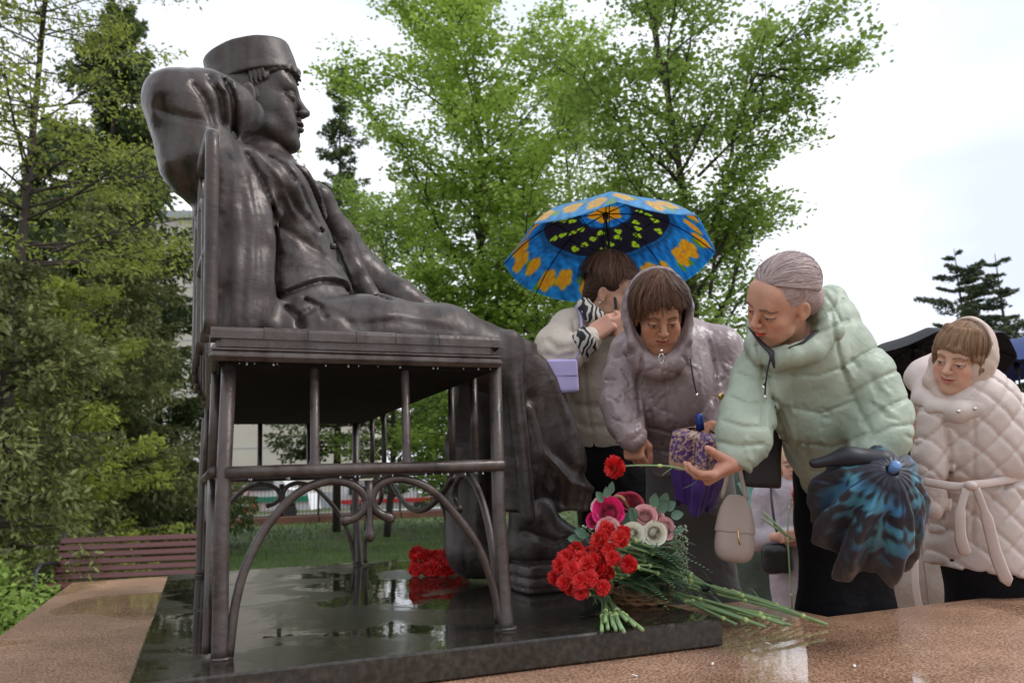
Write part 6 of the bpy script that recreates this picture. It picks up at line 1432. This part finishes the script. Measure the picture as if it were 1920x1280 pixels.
# bunches B and C: long stems running to the right, over the plate corner onto the granite
def long_bunch(label, blooms, tiepx, ends, seed, top=.05, tieh=.03):
    r_ = np.random.default_rng(seed); root = empty('carnation_bunch', tuple(PZ(*tiepx, 0)), label, 'flowers', 'red carnation bunches on the plate'); T0 = PZ(*tiepx, tieh)
    for i, (bx, by, h) in enumerate(blooms):
        b_ = PD(bx, by, h); ex, ey = ends[i % len(ends)]; zz = (TOPG if ex > 1352 else 0) + .008 + .006 * (i % 3); e_ = PZ(ex + r_.uniform(-12, 12), ey + r_.uniform(-4, 4), zz); t_ = T0 + V(r_.uniform(-.014, .014), r_.uniform(-.014, .014), r_.uniform(-.014, .010))
        dr = unit(b_ - t_); bd = unit(dr + r_.normal(size=3) * .25 + V(0, 0, .15)); mid = (t_ + b_) / 2 + V(0, 0, r_.uniform(0, .02)); carnation(root, b_, bd, [(b_ - bd * .03) * .75 + mid * .25 - V(0, 0, .004), mid, t_, (t_ * .5 + e_ * .5) + V(0, 0, .004), e_], .0040, .86, 5, nodes_=5)
    d_ = unit(PZ(ends[0][0], ends[0][1], 0) - T0); MB().tube([T0 - d_ * .010, T0 + d_ * .012], [.023, .023], 12, flat=.75).build('ribbon', rib, root)
    MB().tube(spline([T0 + V(0, -.02, .0), T0 + V(-.005, -.04, -.008), T0 + V(.006, -.05, -.02)], 4), .004, 6, flat=.3).build('ribbon_tail', rib, root)
    return root
long_bunch('long-stemmed red carnation bunch with the middle tie, blooms lowest left', [(1090, 1048, 2.12), (1070, 1040, 2.16), (1122, 1068, 2.10), (1105, 1036, 2.18), (1130, 1052, 2.12), (1090, 1075, 2.10), (1135, 1072, 2.12), (1068, 1060, 2.14), (1100, 1058, 2.08), (1080, 1028, 2.20), (1112, 1050, 2.10), (1058, 1045, 2.2)], (1236, 1106), [(1430, 1172), (1380, 1168), (1462, 1160), (1405, 1160), (1475, 1168)], 3)
long_bunch('long-stemmed red carnation bunch reaching farthest right over the granite', [(1130, 1003, 2.14), (1162, 1008, 2.10), (1120, 1026, 2.14), (1178, 1056, 2.08), (1140, 1030, 2.10), (1136, 990, 2.16), (1118, 1045, 2.12), (1148, 1045, 2.06), (1168, 1000, 2.12), (1125, 1012, 2.12)], (1322, 1098), [(1545, 1168), (1470, 1140), (1500, 1158), (1440, 1132), (1480, 1150)], 5, tieh=.035)
# bunch behind the bench
bD = empty('carnation_bunch', tuple(PZ(825, 1070, 0)), 'red carnation bunch lying at the far end, seen under the bench by the figure', 'flowers', 'red carnation bunches on the plate')
for i in range(17):
    px = 782 + (i % 6) * 17 + rng.uniform(-4, 4); py = 1066 - (i // 6) * 13 + rng.uniform(-3, 3); b_ = at(px, py, d=3.15 + .04 * (i // 6)); b_[2] = max(b_[2], .03)
    carnation(bD, b_, unit(V(-.3, -1, .45) + rng.normal(size=3) * .3), [b_ + V(.1, .12, -.01), V(b_[0] + .2, b_[1] + .3, .015)], .0028, 1.15, 1)
# the carnation in the hand
hc = empty('held_carnation', tuple(J(1155, 876, 2.12)), 'single red carnation on a long stem held out by the woman in green', 'flower')
carnation(hc, J(1152, 876, 2.12), cdir(-.75, .0, .66), [J(1200, 872, 2.12), J(1255, 874, 2.11), J(1300, 884, 2.10), J(1336, 892, 2.07), J(1348, 894, 2.06)], .0026, 1.02, 0, nodes_=2)
MB().tube(spline([J(1290, 881, 2.10), J(1308, 892, 2.09), J(1302, 905, 2.085), J(1280, 916, 2.08)], 5), np.linspace(.0035, .0008, 16), 6, flat=.4).build('leaf', glf, hc)
MB().tube(spline([J(1262, 875, 2.11), J(1245, 888, 2.10), J(1240, 893, 2.10)], 5), np.linspace(.003, .0008, 11), 6, flat=.4).build('leaf', glf, hc)
# ---- basket arrangement with roses
def rose_mesh(seed, r=.034):
    q = np.random.default_rng(seed); V_, F_ = [], []; n = 0
    def petal(a0, rad, h, W, lean, curl):
        nonlocal n
        NU, NV = 9, 7
        for i in range(NV):
            t = i / (NV - 1)
            for jx in range(NU):
                u = jx / (NU - 1) * 2 - 1; a = a0 + u * W * (.55 + .45 * math.sin(t * 1.9)); hh = h * t * (1 - .16 * u * u * t)
                rr = rad * (math.sin(min(t * 1.9, 1.57)) ** .7) * (1 + lean * t * t) + curl * max(0, t - .72) * 3 * r * .35 + .03 * r * math.sin(u * 3 + a0)
                V_.append((rr * math.cos(a), rr * math.sin(a), hh - .55 * r))
        for i in range(NV - 1):
            for jx in range(NU - 1): b = n + i * NU + jx; F_.append((b, b + 1, b + NU + 1, b + NU))
        n += NU * NV
    for ring, (cnt, rad, h, W, lean, curl) in enumerate(((2, .06, 1.40, 1.9, -.2, 0), (2, .12, 1.40, 1.8, -.2, 0), (3, .18, 1.40, 1.5, -.2, 0), (3, .25, 1.40, 1.4, -.2, 0), (3, .32, 1.39, 1.3, -.2, 0), (4, .40, 1.38, 1.15, -.19, 0), (4, .48, 1.36, 1.1, -.18, .02), (5, .57, 1.32, 1.0, -.16, .06), (5, .67, 1.27, .95, -.12, .15), (5, .78, 1.20, .9, -.08, .35), (6, .86, 1.04, .8, .06, .6), (6, 1.0, .90, .74, .18, 1.0))):
        for k in range(cnt): petal(2 * math.pi * k / cnt + ring * 1.1 + q.uniform(-.2, .2), rad * r, h * r * 1.05, W, lean + q.uniform(0, .06), curl * q.uniform(.7, 1.2))
    return V_, F_
def rose_col(name, c, c2):
    m = mat(name, c, .5, noise=(22, .3, c2), sheen=.15); me = bpy.data.meshes.new('rose'); v, f = rose_mesh(hash(name) % 99 if False else len(name)); me.from_pydata(v, [], f); me.polygons.foreach_set('use_smooth', [True] * len(f)); me.materials.append(m); return me
RO = {'pink': rose_col('pale_pink_rose', (.92, .48, .50), (.92, .64, .60)), 'white': rose_col('cream_rose_petal', (.97, .93, .82), (.93, .88, .72)), 'fuch': rose_col('fuchsia_rose_petal_', (.90, .03, .24), (.75, .02, .17)), 'red': rose_col('crimson', (.42, .01, .05), (.25, .0, .02))}
bk0 = PZ(1202, 1128, 0); BD = float((MW @ (bk0 - CAMP))[2])
ba = empty('flower_basket', tuple(bk0), 'basket of pink, white and fuchsia roses with gypsophila beside the bronze shoe', 'basket')
wic = mat('wicker', (.42, .22, .10), .6, noise=(40, .4))
for k in range(3):                                     # woven rows
    a = np.linspace(0, 2 * math.pi, 49); MB().tube([(bk0[0] + (.085 + .004 * k) * math.cos(t), bk0[1] + (.085 + .004 * k) * math.sin(t), .008 + k * .012 + .003 * math.sin(t * 12 + k * math.pi)) for t in a], .0065, 6, cap=False).build('wicker_row', wic, ba)
for k in range(12): t = k / 12 * 2 * math.pi; MB().tube([(bk0[0] + .084 * math.cos(t), bk0[1] + .084 * math.sin(t), 0), (bk0[0] + .100 * math.cos(t), bk0[1] + .098 * math.sin(t), .055)], .005, 6).build('wicker_stake', wic, ba)
hp_ = [J(1118, 975, BD - .02), J(1135, 945, BD), J(1160, 930, BD), J(1178, 950, BD - .02), J(1185, 985, BD - .03)]
MB().tube(spline(hp_, 6), .0055, 8).build('handle', wic, ba)
foam = S().ell(bk0 + V(0, 0, .12), (.10, .10, .06)); cloth('foliage_core', ba, foam, mat('moss_green', (.04, .08, .025), .9, bump=(60, 1, .02)), .008)
for kd, px, py, dd, dr, sc in (('fuch', 1142, 960, -.06, (-.25, .45, .85), 1.25), ('red', 1182, 943, .0, (.1, .8, .6), 1.0), ('pink', 1125, 948, .0, (-.6, .5, .6), .75), ('pink', 1210, 968, -.06, (-.1, .5, .85), .95), ('pink', 1246, 990, -.05, (.5, .35, .8), .9),
                               ('white', 1226, 998, -.10, (.1, .1, 1), .92), ('white', 1184, 1002, -.11, (.15, .05, 1), .95), ('pink', 1140, 992, -.09, (-.2, .25, .95), .95), ('red', 1168, 938, .04, (-.2, .9, .5), .8), ('red', 1250, 1022, -.04, (.6, -.2, .8), .45), ('pink', 1160, 975, -.04, (-.1, .5, .8), .7), ('white', 1205, 985, -.05, (.2, .5, .9), .7), ('pink', 1228, 965, .02, (.3, .8, .6), .75), ('white', 1160, 1020, -.10, (-.2, -.1, 1), .8), ('pink', 1200, 1022, -.10, (.1, -.3, 1), .7), ('fuch', 1115, 975, -.03, (-.6, .3, .8), .7)):
    put(RO[kd], 'rose', J(px, py, BD + dd), cdir(*dr), ba, sc * .78, rng.uniform(0, 6))
gyp = MB(); gs = MB(); gl_ = []
for k in range(800):                                    # gypsophila buds
    t = rng.random()
    px, py = (rng.uniform(1215, 1290), rng.uniform(985, 1095)) if t < .78 else (rng.uniform(1120, 1150), rng.uniform(960, 975)) if t < .84 else (rng.uniform(1090, 1140), rng.uniform(985, 1012)) if t < .92 else (rng.uniform(1190, 1240), rng.uniform(1025, 1050))
    c = J(px, py, BD - .04 + rng.uniform(-.03, .07)); c[2] = max(c[2], .006); r0 = rng.uniform(.0024, .0046); gyp.add(c + np.array([(r0, 0, 0), (-r0, 0, 0), (0, r0, 0), (0, -r0, 0), (0, 0, r0), (0, 0, -r0)]), [(0, 2, 4), (2, 1, 4), (1, 3, 4), (3, 0, 4), (2, 0, 5), (1, 2, 5), (3, 1, 5), (0, 3, 5)])
    if k % 3 == 0: gs.tube([c, c * .7 + (bk0 + V(0, 0, .08)) * .3], .0007, 3, cap=False)
tag(gyp.build('gypsophila', mat('pale_bud', (.42, .52, .32), .6, noise=(90, .4, (.6, .66, .5))), ba), kind='stuff'); tag(gs.build('fine_stems', gst, ba), kind='stuff')
euc = mat('eucalyptus', (.10, .19, .12), .55, noise=(20, .35, (.17, .27, .19)), spec=.5)
def bigleaf(par, c, d, nrm, L_, W_, m, name='leaf'):
    d = unit(d); nrm = unit(nrm - d * (nrm @ d)); sd = np.cross(d, nrm); v = []; N_ = 9
    for i in range(N_):
        t = i / (N_ - 1); w = W_ * math.sin(math.pi * t ** .8) ** .8 + .0004
        for u in (-1, -.5, 0, .5, 1): v.append(c + d * L_ * t + sd * w * u * .5 + nrm * (.12 * L_ * abs(u) * .6 - .25 * L_ * t * t * .5))
    f = [(i * 5 + k, i * 5 + k + 1, (i + 1) * 5 + k + 1, (i + 1) * 5 + k) for i in range(N_ - 1) for k in range(4)]; return mk(name, v, f, m, par, True)
for px, py, dx, dy, L_, W_ in ((1175, 985, .2, .7, .055, .045), (1192, 975, -.3, .6, .05, .04), (1235, 960, .4, .7, .045, .032), (1248, 955, .6, .6, .04, .03), (1258, 968, .8, .3, .04, .03), (1225, 950, .1, 1, .045, .03), (1242, 945, .3, 1, .04, .028),
                               (1130, 940, -.5, .8, .04, .028), (1145, 925, .1, 1, .04, .022), (1140, 932, -.2, 1, .035, .026), (1100, 1005, -.6, .4, .05, .03), (1090, 1010, -.9, .1, .045, .028), (1200, 1020, .2, -.6, .05, .03), (1170, 1030, -.2, -.6, .05, .028), (1262, 1000, .8, .5, .04, .02)):
    bigleaf(ba, J(px, py, BD - .06 + rng.uniform(-.02, .02)), cdir(dx, dy, .3), cdir(rng.uniform(-.3, .3), .5, .8), L_, W_, euc)
for k in range(80):                                     # fern fronds lying round the basket
    a = rng.uniform(-1.2, 1.2); c = J(rng.uniform(1150, 1262), rng.uniform(1015, 1120), BD - .10 - .04 * rng.random()); c[2] = max(c[2], .01); d = unit(V(math.cos(a), math.sin(a) - .3, rng.uniform(-.25, .3))); fr_ = MB(); L_ = rng.uniform(.06, .13)
    if k < 80:
        for i in range(12):
            t = i / 11; p = c + d * L_ * t - V(0, 0, .3 * L_ * t * t); p[2] = max(p[2], .004); sd = unit(np.cross(d, V(0, 0, 1))); w = .026 * (1 - t) + .004
            for sg in (-1, 1): q_ = p + sd * sg * w + d * w * .6; fr_.add([p, p + d * .008, q_, q_ - d * .005 + V(0, 0, .001)], [(0, 1, 2, 3)])
        o = tag(mk('fern_frond', np.concatenate(fr_.v), fr_.f, glf, ba, False), kind='stuff')
# bouquets of the people behind
def small_bouquet(c, label, wrapc, seed, nred=4, size=1.):
    q = np.random.default_rng(seed); r = empty('bouquet', tuple(c), label, 'flowers', 'bouquets carried by people behind')
    if wrapc: v, f = tube([c + V(0, 0, -.22), c + V(0, 0, -.1), c + V(0, 0, .04)], [.015, .04, .09], 14, False); mk('wrapping', v, f, mat('wrapping_paper', wrapc, .3, trans=.2), r)
    for k in range(nred): a = k * 2.4; p = c + V(math.cos(a) * .04, math.sin(a) * .04, .04 + .01 * (k % 2)); carnation(r, p, unit(V(math.cos(a), math.sin(a), 1.2)), [c + V(0, 0, -.06), c + V(0, 0, -.2)], .003, size, 2, q)
    for k in range(8): a = q.uniform(0, 6.28); bigleaf(r, c + V(0, 0, -.02), V(math.cos(a), math.sin(a), q.uniform(.3, 1.2)), V(0, 0, 1), .11, .03, glf)
small_bouquet(J(1410, 915, 5.2), 'red flowers in white and teal wrapping held behind the saddle bag', (.25, .55, .5), 4)
small_bouquet(J(1640, 1085, 3.75), 'red rose with leaves hanging head down beside the fuchsia scarf', None, 6, 2, 1.3)
t = empty('cut_flower', tuple(j5['wr'][0]), 'long green flower stems in the hands of the woman in the lilac coat', 'flower'); mm = (j5['wr'][0] + j5['wr'][1]) / 2 + j5['toe'] * .04
for k in range(2): MB().tube([mm + V(-.2 + .02 * k, -.02, .12 + .03 * k), mm, mm + V(.10, -.02, -.05 - .02 * k)], .006, 6).build('stem', gst, t)
carnation(t, mm + V(.05, -.04, .22), V(.4, -1, .3), [mm + V(0, 0, .05), mm + V(-.02, 0, -.4)], .004, 1.3, 2)
